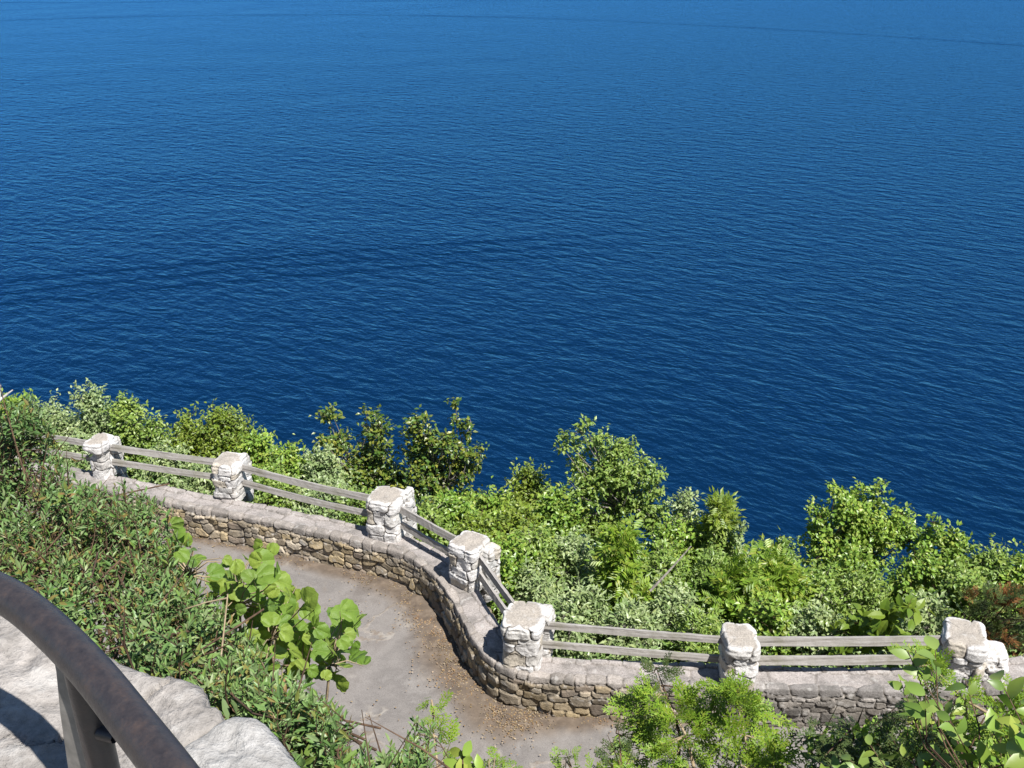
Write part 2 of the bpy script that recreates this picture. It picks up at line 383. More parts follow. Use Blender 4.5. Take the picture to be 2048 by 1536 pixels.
# old boat wakes: long low swells running across the lake
sp = N(t, 'ShaderNodeSeparateXYZ'); L(t, p, sp.inputs[0])
def wake(pix, width, amp, waves, fade):
    P3 = np.array([on_z(x, y, -40.0) for x, y in pix]); q2, q1, q0 = np.polyfit(P3[:, 0], P3[:, 1], 2 if len(pix) > 2 else 1) if len(pix) > 2 else (0, *np.polyfit(P3[:, 0], P3[:, 1], 1))
    X_ = sp.outputs[0]; yy = mathn(t, 'ADD', mathn(t, 'MULTIPLY', mathn(t, 'ADD', mathn(t, 'MULTIPLY', X_, float(q2)), float(q1)), X_), float(q0))
    d = mathn(t, 'ADD', mathn(t, 'SUBTRACT', sp.outputs[1], yy), mathn(t, 'MULTIPLY', mathn(t, 'SUBTRACT', a2, .5), width * .8))
    tot = None
    for q in range(waves):                      # each ripple is a short rise that faces the shore
        st_ = mathn(t, 'DIVIDE', 1.0, mathn(t, 'ADD', 1.0, mathn(t, 'EXPONENT', mathn(t, 'MULTIPLY', mathn(t, 'ADD', d, -q * width * 4.2), -3.0 / width))))
        tot = st_ if tot is None else mathn(t, 'ADD', tot, st_)
    fd = ramp(t, mathn(t, 'MULTIPLY', mathn(t, 'ADD', X_, 200.0 - fade), .0025), [(.5, (1, 1, 1)), (.58, (0, 0, 0))]) if fade else 1.0
    brk = mathn(t, 'ADD', mathn(t, 'MULTIPLY', wk_n, 1.2), .2)
    return mathn(t, 'MULTIPLY', mathn(t, 'MULTIPLY', tot, mathn(t, 'MULTIPLY', brk, fd)), amp)
for wk_ in (([(-300, 640), (0, 612), (300, 580), (620, 545), (900, 530)], 1.3, .75, 3, -5.0), ([(-200, 48), (0, 42), (700, 34), (1100, 36), (1700, 62), (2048, 98)], 5.0, 1.5, 1, 0), ([(-300, 8), (0, 6), (900, 2)], 6.0, 1.5, 1, 0)):
    h = mathn(t, 'ADD', h, wake(*wk_))
bp = bump(t, h, 1.0, .36)
df = N(t, 'ShaderNodeBsdfDiffuse'); L(t, mixc(t, ramp(t, big, [(.35, (0, 0, 0)), (.65, (1, 1, 1))]), (.0006, .0082, .021), (.0008, .0105, .028)), df.inputs[0]); L(t, bp, df.inputs['Normal'])
gl = N(t, 'ShaderNodeBsdfGlossy'); gl.inputs[0].default_value = (.125, .46, 1, 1); gl.inputs['Roughness'].default_value = .15; L(t, bp, gl.inputs['Normal'])
fr = N(t, 'ShaderNodeFresnel'); fr.inputs[0].default_value = 2.05; L(t, bp, fr.inputs['Normal'])
mx = N(t, 'ShaderNodeMixShader'); L(t, fr.outputs[0], mx.inputs[0]); L(t, df.outputs[0], mx.inputs[1]); L(t, gl.outputs[0], mx.inputs[2]); L(t, mx.outputs[0], out.inputs[0])
M['water'] = m
tag(mesh_obj('water', [(-9000, -200, -40), (9000, -200, -40), (9000, 16000, -40), (-9000, 16000, -40)], [(0, 1, 2, 3)], M['water']), kind='structure')

# ------------------------------------------------------------------ path (asphalt sheet)
gx = np.arange(-13, 13.01, .05); gy = np.arange(6.8, 18.6, .05)
X, Y = np.meshgrid(gx, gy, indexing='ij'); D, S = wall_dist(X, Y)
s_of = lambda px, py: float(wall_dist(*[np.array([v]) for v in on_z(px, py, 0)[:2]])[1][0])
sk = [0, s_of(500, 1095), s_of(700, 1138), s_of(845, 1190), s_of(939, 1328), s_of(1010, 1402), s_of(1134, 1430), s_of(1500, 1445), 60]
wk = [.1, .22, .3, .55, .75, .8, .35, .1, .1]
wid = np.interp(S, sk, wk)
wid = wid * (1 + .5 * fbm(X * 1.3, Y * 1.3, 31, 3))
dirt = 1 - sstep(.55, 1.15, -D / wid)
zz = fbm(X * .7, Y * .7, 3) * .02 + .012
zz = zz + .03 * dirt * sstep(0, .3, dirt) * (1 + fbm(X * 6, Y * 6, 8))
V = np.stack([X, Y, zz], -1).reshape(-1, 3); F = grid_faces(len(gx), len(gy)); dm = D.ravel()[F].max(1); F = F[dm < .3]
m, t, out = new_mat('asphalt path'); p = pos(t)
at = N(t, 'ShaderNodeAttribute'); at.attribute_name = 'dirt'
n1 = noise(t, p, 1.1, 6, .6, .3); n2 = noise(t, p, 55, 4, .7); n3 = noise(t, p, 7, 5, .6); n4 = noise(t, p, 190, 2)
c = ramp(t, n1, [(.3, (.175, .155, .14)), (.45, (.255, .235, .218)), (.56, (.20, .184, .172)), (.7, (.34, .32, .30))])
c = mixc(t, .6, c, ramp(t, n2, [(.3, (.68, .67, .66)), (.7, (1.22, 1.22, 1.22))]), 'MULTIPLY')
c = mixc(t, mathn(t, 'MULTIPLY', ramp(t, n4, [(.66, (0, 0, 0)), (.70, (1, 1, 1))]), .6), c, (.55, .52, .48))
vo = N(t, 'ShaderNodeTexVoronoi', feature='DISTANCE_TO_EDGE'); vo.inputs['Scale'].default_value = .6
wm = N(t, 'ShaderNodeVectorMath', operation='ADD'); nn = N(t, 'ShaderNodeTexNoise'); nn.inputs['Scale'].default_value = 2.2; nn.inputs['Detail'].default_value = 4; L(t, p, nn.inputs[0])
L(t, p, wm.inputs[0]); L(t, nn.outputs['Color'], wm.inputs[1]); L(t, wm.outputs[0], vo.inputs[0])
crk = ramp(t, vo.outputs[0], [(0.0, (1, 1, 1)), (.012, (1, 1, 1)), (.03, (0, 0, 0))])
crk2 = mathn(t, 'MULTIPLY', crk, ramp(t, noise(t, p, .8, 3), [(.50, (0, 0, 0)), (.60, (1, 1, 1))]))
c = mixc(t, mathn(t, 'MULTIPLY', crk2, .4), c, ramp(t, n3, [(.4, (.20, .14, .085)), (.6, (.48, .44, .38))]))
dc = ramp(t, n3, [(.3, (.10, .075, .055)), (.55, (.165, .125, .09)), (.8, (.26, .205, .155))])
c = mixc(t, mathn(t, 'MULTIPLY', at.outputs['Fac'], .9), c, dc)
principled(t, out, c, .93, bump(t, n2, .35, .01, bump(t, crk2, .4, .01)), .15); M['asphalt'] = m
tag(mesh_obj('path', V, F, m, smooth=True, attrs={'dirt': dirt.ravel()}), kind='structure')

# leaf litter along the wall foot
rg = np.random.default_rng(4)
n = 260000; xs = rg.uniform(-8, 7, n); ys = rg.uniform(7.5, 17, n); d, s = wall_dist(xs, ys)
wv_ = np.interp(s, sk, wk); pr_ = np.exp(-(np.abs(-d - .30 * wv_) / (.50 * wv_)) ** 2) * np.clip(wv_, .0, 1) ** 1.2 * 1.3 + .012
pr_ = pr_ * np.clip(.9 + 3.0 * fbm(xs * 1.5, ys * 1.5, 77, 3), .04, 2)
k = (d < -.03) & (rg.random(n) < pr_); xs = xs[k]; ys = ys[k]; n = len(xs)
a = rg.uniform(0, 6.28, n)
V, F = instance(T_FAR, np.stack([xs, ys, np.full(n, .055)], 1), np.stack([np.cos(a), np.sin(a), rg.normal(0, .15, n)], 1), np.stack([rg.normal(0, .35, n), rg.normal(0, .35, n), np.ones(n)], 1), rg.uniform(.012, .038, n))
tag(mesh_obj('leaf_litter', V, F, M['litter']), 'dry tan leaf litter drifted along the foot of the stone wall', 'leaf litter', kind='stuff')

# ------------------------------------------------------------------ rubble masonry as a height field over (s, t)
STONES = [(.36, .32, .25), (.40, .35, .26), (.30, .27, .22), (.44, .40, .33), (.34, .29, .20), (.25, .22, .19), (.47, .44, .38), (.42, .36, .24)]
WHITES = [(.70, .69, .68), (.64, .63, .61), (.76, .75, .74), (.56, .545, .52), (.68, .67, .66), (.57, .52, .44), (.74, .735, .73)]
def rows(rng, Ltot, t0, t1, hmin, hmax, wmin, wmax, wrap=False, big=.12):
    """jittered coursed stones -> list of (s, t, half width, half height)"""
    st = []; t_ = t0
    while t_ < t1 - hmin * .6:
        h = rng.uniform(hmin, hmax)
        if t1 - (t_ + h) < hmin * .7: h = t1 - t_
        s_ = -rng.uniform(0, wmax) if not wrap else rng.uniform(0, .1)
        end = Ltot if wrap else Ltot + wmax; s0 = s_
        while s_ < end:
            w_ = rng.uniform(wmin, wmax) * (.75 + .5 * h / hmax)
            if wrap and s0 + Ltot - (s_ + w_) < wmin * .8: w_ = s0 + Ltot - s_; 
            st.append([s_ + w_ / 2, t_ + h / 2 + rng.uniform(-.18, .18) * h, w_ / 2, h / 2 * rng.uniform(.85, 1.15)])
            s_ += w_
            if wrap and s_ >= s0 + Ltot - 1e-6: break
        t_ += h
    st = np.array(st)
    k = rng.random(len(st)) < big                  # some stones grow into their neighbours' course
    st[k, 3] *= 1.7; st[k, 2] *= 1.25
    return st
def masonry(rng, U, T, st, period=None, p=2.6):
    """U,T arrays -> edge distance (relative), stone index"""
    sh = U.shape; u = U.ravel(); t_ = T.ravel()
    u2 = u + .022 * vnoise(u * 14, t_ * 14, 3) + .05 * vnoise(u * 4, t_ * 4, 9); t2 = t_ + .022 * vnoise(u * 14, t_ * 14, 4) + .05 * vnoise(u * 4, t_ * 4, 10)
    F1 = np.full(len(u), 1e9); F2 = np.full(len(u), 1e9); I = np.zeros(len(u), int)
    order = np.argsort(u2); us = u2[order]
    items = []
    for i, (a, b, hw, hh) in enumerate(st):
        items.append((a, b, hw, hh, i))
        if period: items += [(a - period, b, hw, hh, i), (a + period, b, hw, hh, i)]
    for a, b, hw, hh, i in items:
        lo, hi = np.searchsorted(us, [a - hw * 2.6 - .05, a + hw * 2.6 + .05])
        if hi <= lo: continue
        k = order[lo:hi]
        dd = ((np.abs(u2[k] - a) / hw) ** p + (np.abs(t2[k] - b) / hh) ** p) ** (1 / p)
        f1 = F1[k]; m1 = dd < f1; F2[k] = np.where(m1, f1, np.minimum(F2[k], dd)); F1[k] = np.where(m1, dd, f1); I[k] = np.where(m1, i, I[k])
    E = np.clip(F2 - F1, 0, 3)
    return E.reshape(sh), I.reshape(sh)

def build_wall():
    rng = np.random.default_rng(11)
    P, u = resample(foot, .0135); n = len(P)
    Tn = np.gradient(P, axis=0); 
    for _ in range(60): Tn = np.concatenate([Tn[:1], (Tn[:-2] + Tn[1:-1] + Tn[2:]) / 3, Tn[-1:]])
    Tn /= np.linalg.norm(Tn, axis=1)[:, None]; out_ = np.stack([Tn[:, 1], -Tn[:, 0]], 1)      # towards the path
    tf = np.concatenate([np.linspace(-.06, WALL_H, 50), np.linspace(WALL_H + .0135, WALL_H + WALL_W, 40), WALL_H + WALL_W + np.array([.01, .05, .1, .2, .35, .6, 1.2])])
    H = WALL_H; W = WALL_W
    # profile with a rounded front arris
    def prof(t_):
        if t_ <= H: 
            lean = .03 * (1 - t_ / H); 
            return -lean, t_, -1, 0           # offset behind foot, z, normal (back, up)
        if t_ <= H + W: return t_ - H, H, 0, 1
        return W, H - (t_ - H - W), 1, 0
    pr = np.array([prof(v) for v in tf])
    # smooth normals near arrises
    nr = pr[:, 2:4].copy()
    for k, v in enumerate(tf):
        if abs(v - H) < .05: q = (v - H + .05) / .1; nr[k] = (-(1 - q), q)
        if abs(v - H - W) < .04: q = (v - H - W + .04) / .08; nr[k] = (q, 1 - q)
    nr /= np.linalg.norm(nr, axis=1)[:, None]
    U, T = np.meshgrid(u, tf, indexing='ij')
    st = rows(rng, u[-1], -.08, H - .08, .078, .135, .10, .27, big=.22)
    cap = rows(rng, u[-1], H - .08, H + .10, .17, .185, .12, .30, big=0)
    top = rows(rng, u[-1], H + .10, H + W - .1, .24, .34, .35, .8, big=0)
    back = rows(rng, u[-1], H + W - .1, H + W + .1, .19, .2, .15, .35, big=0)
    low = rows(rng, u[-1], H + W + .1, H + W + 1.3, .2, .3, .2, .5, big=0)
    S_ = np.concatenate([st, cap, top, back, low])
    kind = np.concatenate([np.zeros(len(st)), np.ones(len(cap)), np.full(len(top), 2), np.full(len(back), 3), np.zeros(len(low))]).astype(int)
    E, I = masonry(rng, U, T, S_)
    amp = np.array([.060, .036, .009, .02])[kind[I]] * np.random.default_rng(5).uniform(.6, 1.25, len(S_))[I]
    h = sstep(0.0, .24, E) * amp + .012 * fbm(U * 9, T * 9, 21, 4) * (kind[I] != 2) + .02 * fbm(U * 2.2, T * 2.2, 23, 3)
    h += (np.random.default_rng(6).uniform(-.012, .014, len(S_)))[I] * sstep(0, .3, E) * (kind[I] != 2)
    tiltv = np.random.default_rng(7).normal(0, .06, (len(S_), 2)); h += ((U - S_[I, 0]) * tiltv[I, 0] + (T - S_[I, 1]) * tiltv[I, 1]) * sstep(0, .3, E) * (kind[I] < 2)
    # wall top: drop the flat mortar below the stone arris
    v = T - H; mid = sstep(.10, .2, v) * (1 - sstep(W - .12, W - .04, v)); h -= .012 * mid
    r2 = np.random.default_rng(8); base = np.array(STONES)[r2.integers(0, len(STONES), len(S_))] * r2.uniform(.55, 1.05, (len(S_), 1))
    ng = kind == 1; base[ng] = np.array([.38, .345, .315]) * r2.uniform(.8, 1.2, (ng.sum(), 1))
    ng = kind >= 2; base[ng] = np.array([.44, .405, .385]) * r2.uniform(.9, 1.1, (ng.sum(), 1))
    C = base[I] * np.where((kind[I] == 0)[..., None], np.array([1.2, 1.12, 1.02]), 1.0)
    lf = (1 - sstep(s_of(700, 1138), s_of(875, 1213), U))[..., None]; C = C * (1 + lf * np.where((kind[I] == 0)[..., None], .28, -.06))  # raking sun painted into the left face colour: stones lighter, top slightly darker
    # the stretch right of the second corner is greyer, darker stone
    gr = sstep(s_of(1134, 1430), s_of(1500, 1445), U)[..., None] * (kind[I] < 2)[..., None]
    grey = C.mean(-1, keepdims=True) * np.array([.92, .88, .86]); C = C * (1 - .75 * gr) + grey * .75 * gr * .9
    mort = np.array([.36, .32, .28]); q = np.maximum(sstep(.02, .14, E), 0.5 * (kind[I] == 2))[..., None]; C = C * q + mort * (1 - q) * .5  # mortar colour, darkened further to paint in the shadow of the joints
    Z = pr[None, :, 1] + nr[None, :, 1] * h
    off = pr[None, :, 0] + nr[None, :, 0] * h
    XY = P[:, None, :] - out_[:, None, :] * off[..., None]
    V = np.concatenate([XY, Z[..., None]], -1)
    nv = len(tf); F = grid_faces(n, nv)[:, ::-1]
    e = empty('stone_wall', (float(P[n // 2][0]), float(P[n // 2][1]), 0), 'low curving rubble stone wall carrying the white pillars at the edge of the path', 'wall')
    jt = int(np.searchsorted(tf, H - .12)); 
    Fj = F.reshape(n - 1, nv - 1, 4); Vr = V.reshape(-1, 3); Cr = C.reshape(-1, 3)
    for nm, a, b in (('wall_face', 0, jt), ('coping', jt, nv - 1)):
        f = Fj[:, a:b].reshape(-1, 4); used, inv = np.unique(f, return_inverse=True)
        mesh_obj(nm, Vr[used], inv.reshape(-1, 4), M['wall'], e, True, Cr[used])
build_wall()

def masonry_column(rng, cx, cy, z0, z1, wx, wy, ang, parent, nm_shaft, nm_cap, flare=.02, capcol=(.45, .41, .36), courses=(.11, .20), top_over=.03, lean=(0, 0), pinch=0.0):
    """irregular pier: stones wrapped round a rounded rectangle, concrete crown"""
    nU = int(2 * (wx + wy) / .012); th = np.linspace(0, 1, nU, endpoint=False)
    # rounded-rectangle via superellipse
    a = th * 2 * math.pi; q = 5.5
    rr = 1 / (np.abs(np.cos(a)) ** q + np.abs(np.sin(a)) ** q) ** (1 / q)
    ox, oy = wx / 2 * rr * np.cos(a), wy / 2 * rr * np.sin(a)
    seg = np.hypot(np.diff(np.append(ox, ox[0])), np.diff(np.append(oy, oy[0]))); per = seg.sum()
    cu = np.concatenate([[0], np.cumsum(seg)[:-1]]); uu = np.arange(nU) / nU * per
    ox, oy = np.interp(uu, np.append(cu, per), np.append(ox, ox[0])), np.interp(uu, np.append(cu, per), np.append(oy, oy[0]))
    nx, ny = np.roll(oy, -1) - np.roll(oy, 1), -(np.roll(ox, -1) - np.roll(ox, 1)); nl = np.hypot(nx, ny); nx /= nl; ny /= nl
    H = z1 - z0; tz = np.linspace(0, H, int(H / .012)); rad = min(wx, wy) / 2; tt = np.linspace(.012, rad, int(rad / .014))
    T1 = np.concatenate([tz, H + tt]); U, T = np.meshgrid(uu, T1, indexing='ij')
    capH = .16
    st = rows(rng, per, -.03, H - capH, *courses, .16, .42, wrap=True, big=.12)
    cp = rows(rng, per, H - capH, H + .05, .2, .21, .16, .34, wrap=True, big=0)
    st[:, 0] %= per; cp[:, 0] %= per
    S_ = np.concatenate([st, cp]); kd = np.concatenate([np.zeros(len(st)), np.ones(len(cp))]).astype(int)
    E, I = masonry(rng, U, T, S_, per, 4.5)
    r2 = rng; amp = r2.uniform(.022, .036, len(S_)); prot = r2.uniform(-.014, .016, len(S_)); prot[kd == 1] += top_over
    h = (sstep(0, .12, E) * amp[I] * np.where((kd[I] == 1) & (T > H - .05), .45, 1) + prot[I] * sstep(0, .3, E) + .026 * fbm(U * 9, T * 9, int(cx * 100) % 97, 5) - .02)
    tl = r2.normal(0, .10, (len(S_), 2)); h += ((((U - S_[I, 0] + per / 2) % per) - per / 2) * tl[I, 0] + (T - S_[I, 1]) * tl[I, 1]) * .6 * sstep(0, .3, E)
    v = np.clip(T - H, 0, None)
    # sides
    side = T <= H; k = np.clip(1 - v / rad, 0, 1)
    hh = np.where(side, h, 0)
    hedge = h[:, len(tz) - 1][:, None]
    pin = 1 - pinch * sstep(.25, .6, (T / H)) * (1 - sstep(H - capH - .05, H - capH + .02, T)) 
    pin = 1 - pinch * (1 - sstep(H - capH - .06, H - capH + .0, T))
    px = np.where(side, ox[:, None] * pin + nx[:, None] * h, (ox + nx * hedge[:, 0])[:, None] * k)
    py = np.where(side, oy[:, None] * pin + ny[:, None] * h, (oy + ny * hedge[:, 0])[:, None] * k)
    edge_up = .012 * sstep(0, .3, E) * (r2.uniform(.2, 1, len(S_)))[I]
    pz = np.where(side, T - 0.012 * sstep(H - .02, H, T), H + edge_up * (1 - sstep(.05, .10, v)) * sstep(-.001, .012, v) + (.022 * fbm(px * 5 + cx * 7, py * 5, 41, 4) + .02 * sstep(0, .15, v)) * sstep(0, .03, v))
    c, s = math.cos(ang), math.sin(ang)
    lx = lean[0] * pz / H; ly = lean[1] * pz / H
    V = np.stack([cx + px * c - py * s + lx, cy + px * s + py * c + ly, z0 + pz], -1)
    base = 1.1 * np.array(WHITES)[r2.integers(0, len(WHITES), len(S_))] * r2.uniform(.88, 1.12, (len(S_), 1)); dk = r2.random(len(S_)) < .1; base[dk & (kd == 0)] *= .7
    C = base[I]; q = sstep(.02, .13, E)[..., None]; C = C * q + np.array([.22, .19, .16]) * (1 - q)
    tp = (sstep(.02, .07, v + .06 * fbm(U * 7, T * 7, 60, 4)) * (~side))[..., None]; C = C * (1 - tp) + np.array(capcol) * tp
    F = grid_faces(nU, len(T1), True); Fr = F.reshape(nU, len(T1) - 1, 4); j = len(tz) - int(capH / .012)
    for nm, a0, b0 in ((nm_shaft, 0, j), (nm_cap, j, len(T1) - 1)):
        if nm_shaft == nm_cap:
            mesh_obj(nm, V.reshape(-1, 3), F, M['pillar'], parent, True, C.reshape(-1, 3)); break
        f = Fr[:, a0:b0].reshape(-1, 4); used, inv = np.unique(f, return_inverse=True)
        mesh_obj(nm, V.reshape(-1, 3)[used], inv.reshape(-1, 4), M['pillar'], parent, True, C.reshape(-1, 3)[used])

def nearest_tan(x, y):
    k = np.argmin((FOOT[:, 0] - x) ** 2 + (FOOT[:, 1] - y) ** 2); k = min(max(k, 4), len(FOOT) - 5)
    d = FOOT[k + 4] - FOOT[k - 4]; return math.atan2(d[1], d[0])
#          centre x, y,  width, depth, extra turn, cap z, buttress (dx along wall, dy to lake, w, d, top)
PIL = [(-10.3, 16.85, .5, .5, 0, 1.30, None, 'white stone pillar out beyond the left edge of the wall'),
       (-7.52, 16.00, .37, .46, 0, 1.32, (.12, .26, .12, .16, 1.25), 'narrow white pillar with overhanging cap, half hidden by the big left shrub'),
       (-5.0, 15.32, .48, .54, .1, 1.29, (.14, .27, .14, .2, 1.27), 'white pillar standing where the shrub ends, grey and white rounded cap'),
       (-2.07, 14.06, .58, .54, .12, 1.32, (.25, .28, .15, .26, 1.33), 'pillar with large dark grey stone in its side, before the wall starts to bend'),
       (-.65, 12.72, .54, .52, .5, 1.33, (.2, .24, .2, .28, 1.26), 'white pillar with flat round cap on the shadowed bend of the wall'),
       (.16, 10.92, .54, .56, .25, 1.34, (.22, .26, .18, .26, 1.33), 'broad pillar at the corner over the leaf litter, with thick bulging white cap stone'),
       (3.03, 10.54, .47, .56, 0, 1.30, None, 'pillar with buff stones down its right edge, between two straight rail pairs'),
       (6.02, 10.56, .54, .62, -.45, 1.33, (.40, -.06, .34, .36, 1.08), 'brilliant white pillar turned askew behind the cedar twigs at the right')]
PIL.append((8.9, 11.35, .5, .5, 0, 1.30, None, 'white stone pillar out beyond the right edge of the picture'))
pil_xy = []
for i, (x, y, wx, wy, turn, zt, bt, lab) in enumerate(PIL):
    a = nearest_tan(x, y); pil_xy.append((x, y, a))
    if i == 8: continue
    e = empty('stone_pillar', (x, y, WALL_H), lab, 'pillar', 'white stone pillars along the wall')
    masonry_column(np.random.default_rng(100 + i), x, y, WALL_H - .03, zt, wx * .94, wy, a + turn, e, 'shaft', 'cap', pinch=.18 if i == 1 else .03, top_over=.03 if i in (1, 5) else .006,
                   courses=[(.11, .2), (.14, .22), (.1, .16), (.15, .24), (.12, .17), (.13, .2), (.12, .2), (.09, .15), (.1, .2)][i])
    if bt:
        bx, by, bw, bd, bz = bt; c, s = math.cos(a), math.sin(a)
        masonry_column(np.random.default_rng(200 + i), x + bx * c - by * s, y + bx * s + by * c, .35, bz, bw, bd, a + turn * .6, e, 'buttress', 'buttress', top_over=.0, capcol=(.66, .64, .6))

# ------------------------------------------------------------------ rails
rg = np.random.default_rng(12)
span_names = ['at the far left edge', 'left of the narrow pillar, behind the shrub leaves', 'between the narrow pillar and the grey capped pillar', 'bowed, left of the pillar with the dark grey side stone', 'running down to the shadowed bend', 'steep, on the shadowed bend above the leaf litter', 'between the broad corner pillar and the buff edged pillar', 'at the right, ending behind the cedar twigs', 'beyond the last pillar at the far right edge']
for i in range(len(PIL) - 2):
    x0, y0, a0 = pil_xy[i]; x1, y1, a1 = pil_xy[i + 1]
    A = np.array((x0, y0)); B = np.array((x1, y1)); d = (B - A); Lh = np.linalg.norm(d); d /= Lh; nrm = np.array((-d[1], d[0]))
    A = A + nrm * .06; B = B + nrm * .06
    for j, (zc, hh, ww) in enumerate(((.565, .115, .045), (.25, .108, .045))):
        n = 40; s = np.linspace(.12, Lh - .12, n); u = s / Lh
        if (i, j) == (6, 1): s = np.linspace(.12, Lh - .62, n)
        sag = -(.05 if i == 2 else .012) * np.sin(u * math.pi) ** 1.2 * (1 if j == 0 else .8)
        z = WALL_H + zc + sag + rg.normal(0, .006)
        tilt = rg.normal(0, .04) - .22
        if i == 5: hh = .095
        if i == 6: hh = .125
        ct = [(-1, -1), (0, -1.0), (1, -1), (1, 0), (1, 1), (0, 1), (-1, 1), (-1, 0)]
        V = []
        for k in range(n):
            wob = 1 + .04 * math.sin(k * .9 + i) * rg.random()
            for qx, qz in ct:
                px_, pz_ = qx * ww / 2 * wob, qz * hh / 2 * wob
                px2, pz2 = px_ * math.cos(tilt) - pz_ * math.sin(tilt), px_ * math.sin(tilt) + pz_ * math.cos(tilt)
                V.append((s[k] - Lh / 2, px2 + rg.normal(0, .0012), z[k] + pz2 - z.mean() + rg.normal(0, .0012)))
        F = []
        for k in range(n - 1):
            for q in range(8): F.append((k * 8 + q, k * 8 + (q + 1) % 8, (k + 1) * 8 + (q + 1) % 8, (k + 1) * 8 + q))
        for b in (0, (n - 1) * 8): F += [(b, b + 1, b + 2, b + 3), (b, b + 3, b + 4, b + 7), (b + 4, b + 5, b + 6, b + 7)]
        o = mesh_obj('timber_rail', V, F, M['wood'])
        mid = (A + B) / 2; o.location = (mid[0], mid[1], float(z.mean())); o.rotation_euler = (0, 0, math.atan2(d[1], d[0]))
        nm = span_names[i if i < 1 else i]
        tag(o, ('upper ' if j == 0 else 'lower ') + 'weathered timber rail ' + ['left of the narrow pillar, behind shrub leaves', 'from the narrow pillar to the grey capped pillar', 'bowed, ending at the pillar with dark side stone', 'descending to the pillar on the shadowed bend', 'steep, on the bend above the leaf litter', 'starting at the broad corner pillar, over flat wall', 'at the right, ending behind the cedar twigs', ''][i], 'rail', 'weathered timber rails between the pillars')

# ------------------------------------------------------------------ plants beyond the wall
def unit(rg, n):
    v = rg.normal(size=(n, 3)); return v / np.linalg.norm(v, axis=1)[:, None]
def shrub(rg, name, cat, label, base, clusters, tm, lsize, mat, barkm, twigs=14, lpt=8, up=.35, tuft=.35, stems=None, group=None, stem_r=.022, fol='foliage', trunkn='stem', bare=0, shape=1.0):
    base = np.array(base, float); e = empty(name, base, label, cat, group)
    tb = TB(); P_ = []; D_ = []; O_ = []
    cen = np.array([c for c, r in clusters]); m = cen.mean(0)
    fork = base + (m - base) * .45 + rg.normal(0, .08, 3)
    nst = stems or max(1, min(4, len(clusters) // 6))
    forks = [base + (m - base) * rg.uniform(.35, .6) + rg.normal(0, .22, 3) for _ in range(nst)]
    for f in forks:
        b0 = base + rg.normal(0, .05, 3) * (1, 1, 0); q = (b0 + f) / 2 + rg.normal(0, .07, 3)
        tb.tube([b0, q, f], [stem_r * 1.2, stem_r, stem_r * .75], 6)
    for c, r in clusters:
        f = forks[int(np.argmin([np.linalg.norm(c - g) + rg.uniform(0, .3) for g in forks]))]
        mid = (f + c) / 2 + rg.normal(0, .08, 3) + (0, 0, -.05); mid2 = (mid + c) / 2 + rg.normal(0, .04, 3)
        tb.tube([f, mid, mid2, c], [stem_r * .6, stem_r * .42, stem_r * .3, stem_r * .15], 4)
        nt_ = max(6, int(twigs * 1.5 * (r / .35) ** 1.2)); dd = unit(rg, nt_); dd[:, 2] = dd[:, 2] * .9 + up; dd /= np.linalg.norm(dd, axis=1)[:, None]
        rl = r * rg.uniform(.5, 1.45, nt_)
        st = c + dd * rl[:, None] * rg.uniform(-.1, .15, nt_)[:, None]
        for k in range(nt_):
            if k % 2 == 0: tb.tube([st[k] - dd[k] * r * .2, st[k] + dd[k] * rl[k] * .95], [stem_r * .14 + .001, .0015], 3)
        for q in range(lpt):
            t_ = tuft + (1 - tuft) * (q + rg.random(nt_)) / lpt
            P_.append(st + dd * (rl * t_)[:, None] + rg.normal(0, .035 * shape, (nt_, 3))); D_.append(dd * .6 + unit(rg, nt_) * .85); O_.append(dd)
    for k in range(bare):
        c, r = clusters[rg.integers(len(clusters))]; d = unit(rg, 1)[0]; d[2] = abs(d[2]) + .4; d /= np.linalg.norm(d)
        a = c - d * r * .4; b = c + d * r * rg.uniform(.9, 1.35); tb.tube([a, (a + b) / 2 + rg.normal(0, .03, 3), b], [.012, .008, .002], 4)
    P = np.concatenate(P_); D = np.concatenate(D_); n = len(P)
    D[:, 2] -= .15
    Nn = np.array([0.15, -.25, .9]) + np.concatenate(O_) * .7 + rg.normal(0, .36, (n, 3))
    S = lsize * rg.uniform(.7, 1.35, n)
    V, F = instance(tm, P, D, Nn, S)
    mesh_obj(fol, V, F, mat, e)
    tb.build(trunkn, barkm, e)
    return e
def auto_clusters(rg, c, rx, ry, rz, r, n):
    out = []; tries = 0
    while len(out) < n and tries < 4000:
        tries += 1; v = rg.uniform(-1, 1, 3)
        # narrower to the top
        if v[0] ** 2 + v[1] ** 2 > (1 - .55 * max(0, v[2])) ** 2 or v @ v > 1.25: continue
        p = np.array(c) + v * (rx, ry, rz)
        if all(np.linalg.norm(p - q) > r * .75 for q, _ in out) or tries > 3000: out.append((p, r * rg.uniform(.75, 1.2)))
    return out
KIND = {  # template, leaf length, material, bark, cluster radius, twigs, leaves per twig
    'silver': (T_FAR, .075, 'silver', 'bark_grey', .28, 16, 8), 'light': (T_FAR, .08, 'light', 'bark_grey', .30, 16, 8),
    'yellow': (T_FAR, .075, 'yellow', 'bark_brown', .28, 17, 8), 'mid': (T_FAR, .085, 'mid', 'bark_brown', .30, 16, 8),
    'dark': (T_FAR, .09, 'dark', 'bark_grey', .28, 10, 8), 'bright': (T_ASH, .30, 'bright', 'bark_brown', .30, 9, 3),
    'willow': (T_FARN, .10, 'silver', 'bark_grey', .26, 18, 8), 'olive': (T_FARN, .09, 'light', 'bark_grey', .26, 18, 8), 'vine': (T_BROAD, .19, 'vine', 'bark_brown', .30, 9, 4)}
GO = 'shrubs and small trees on the slope beyond the wall'
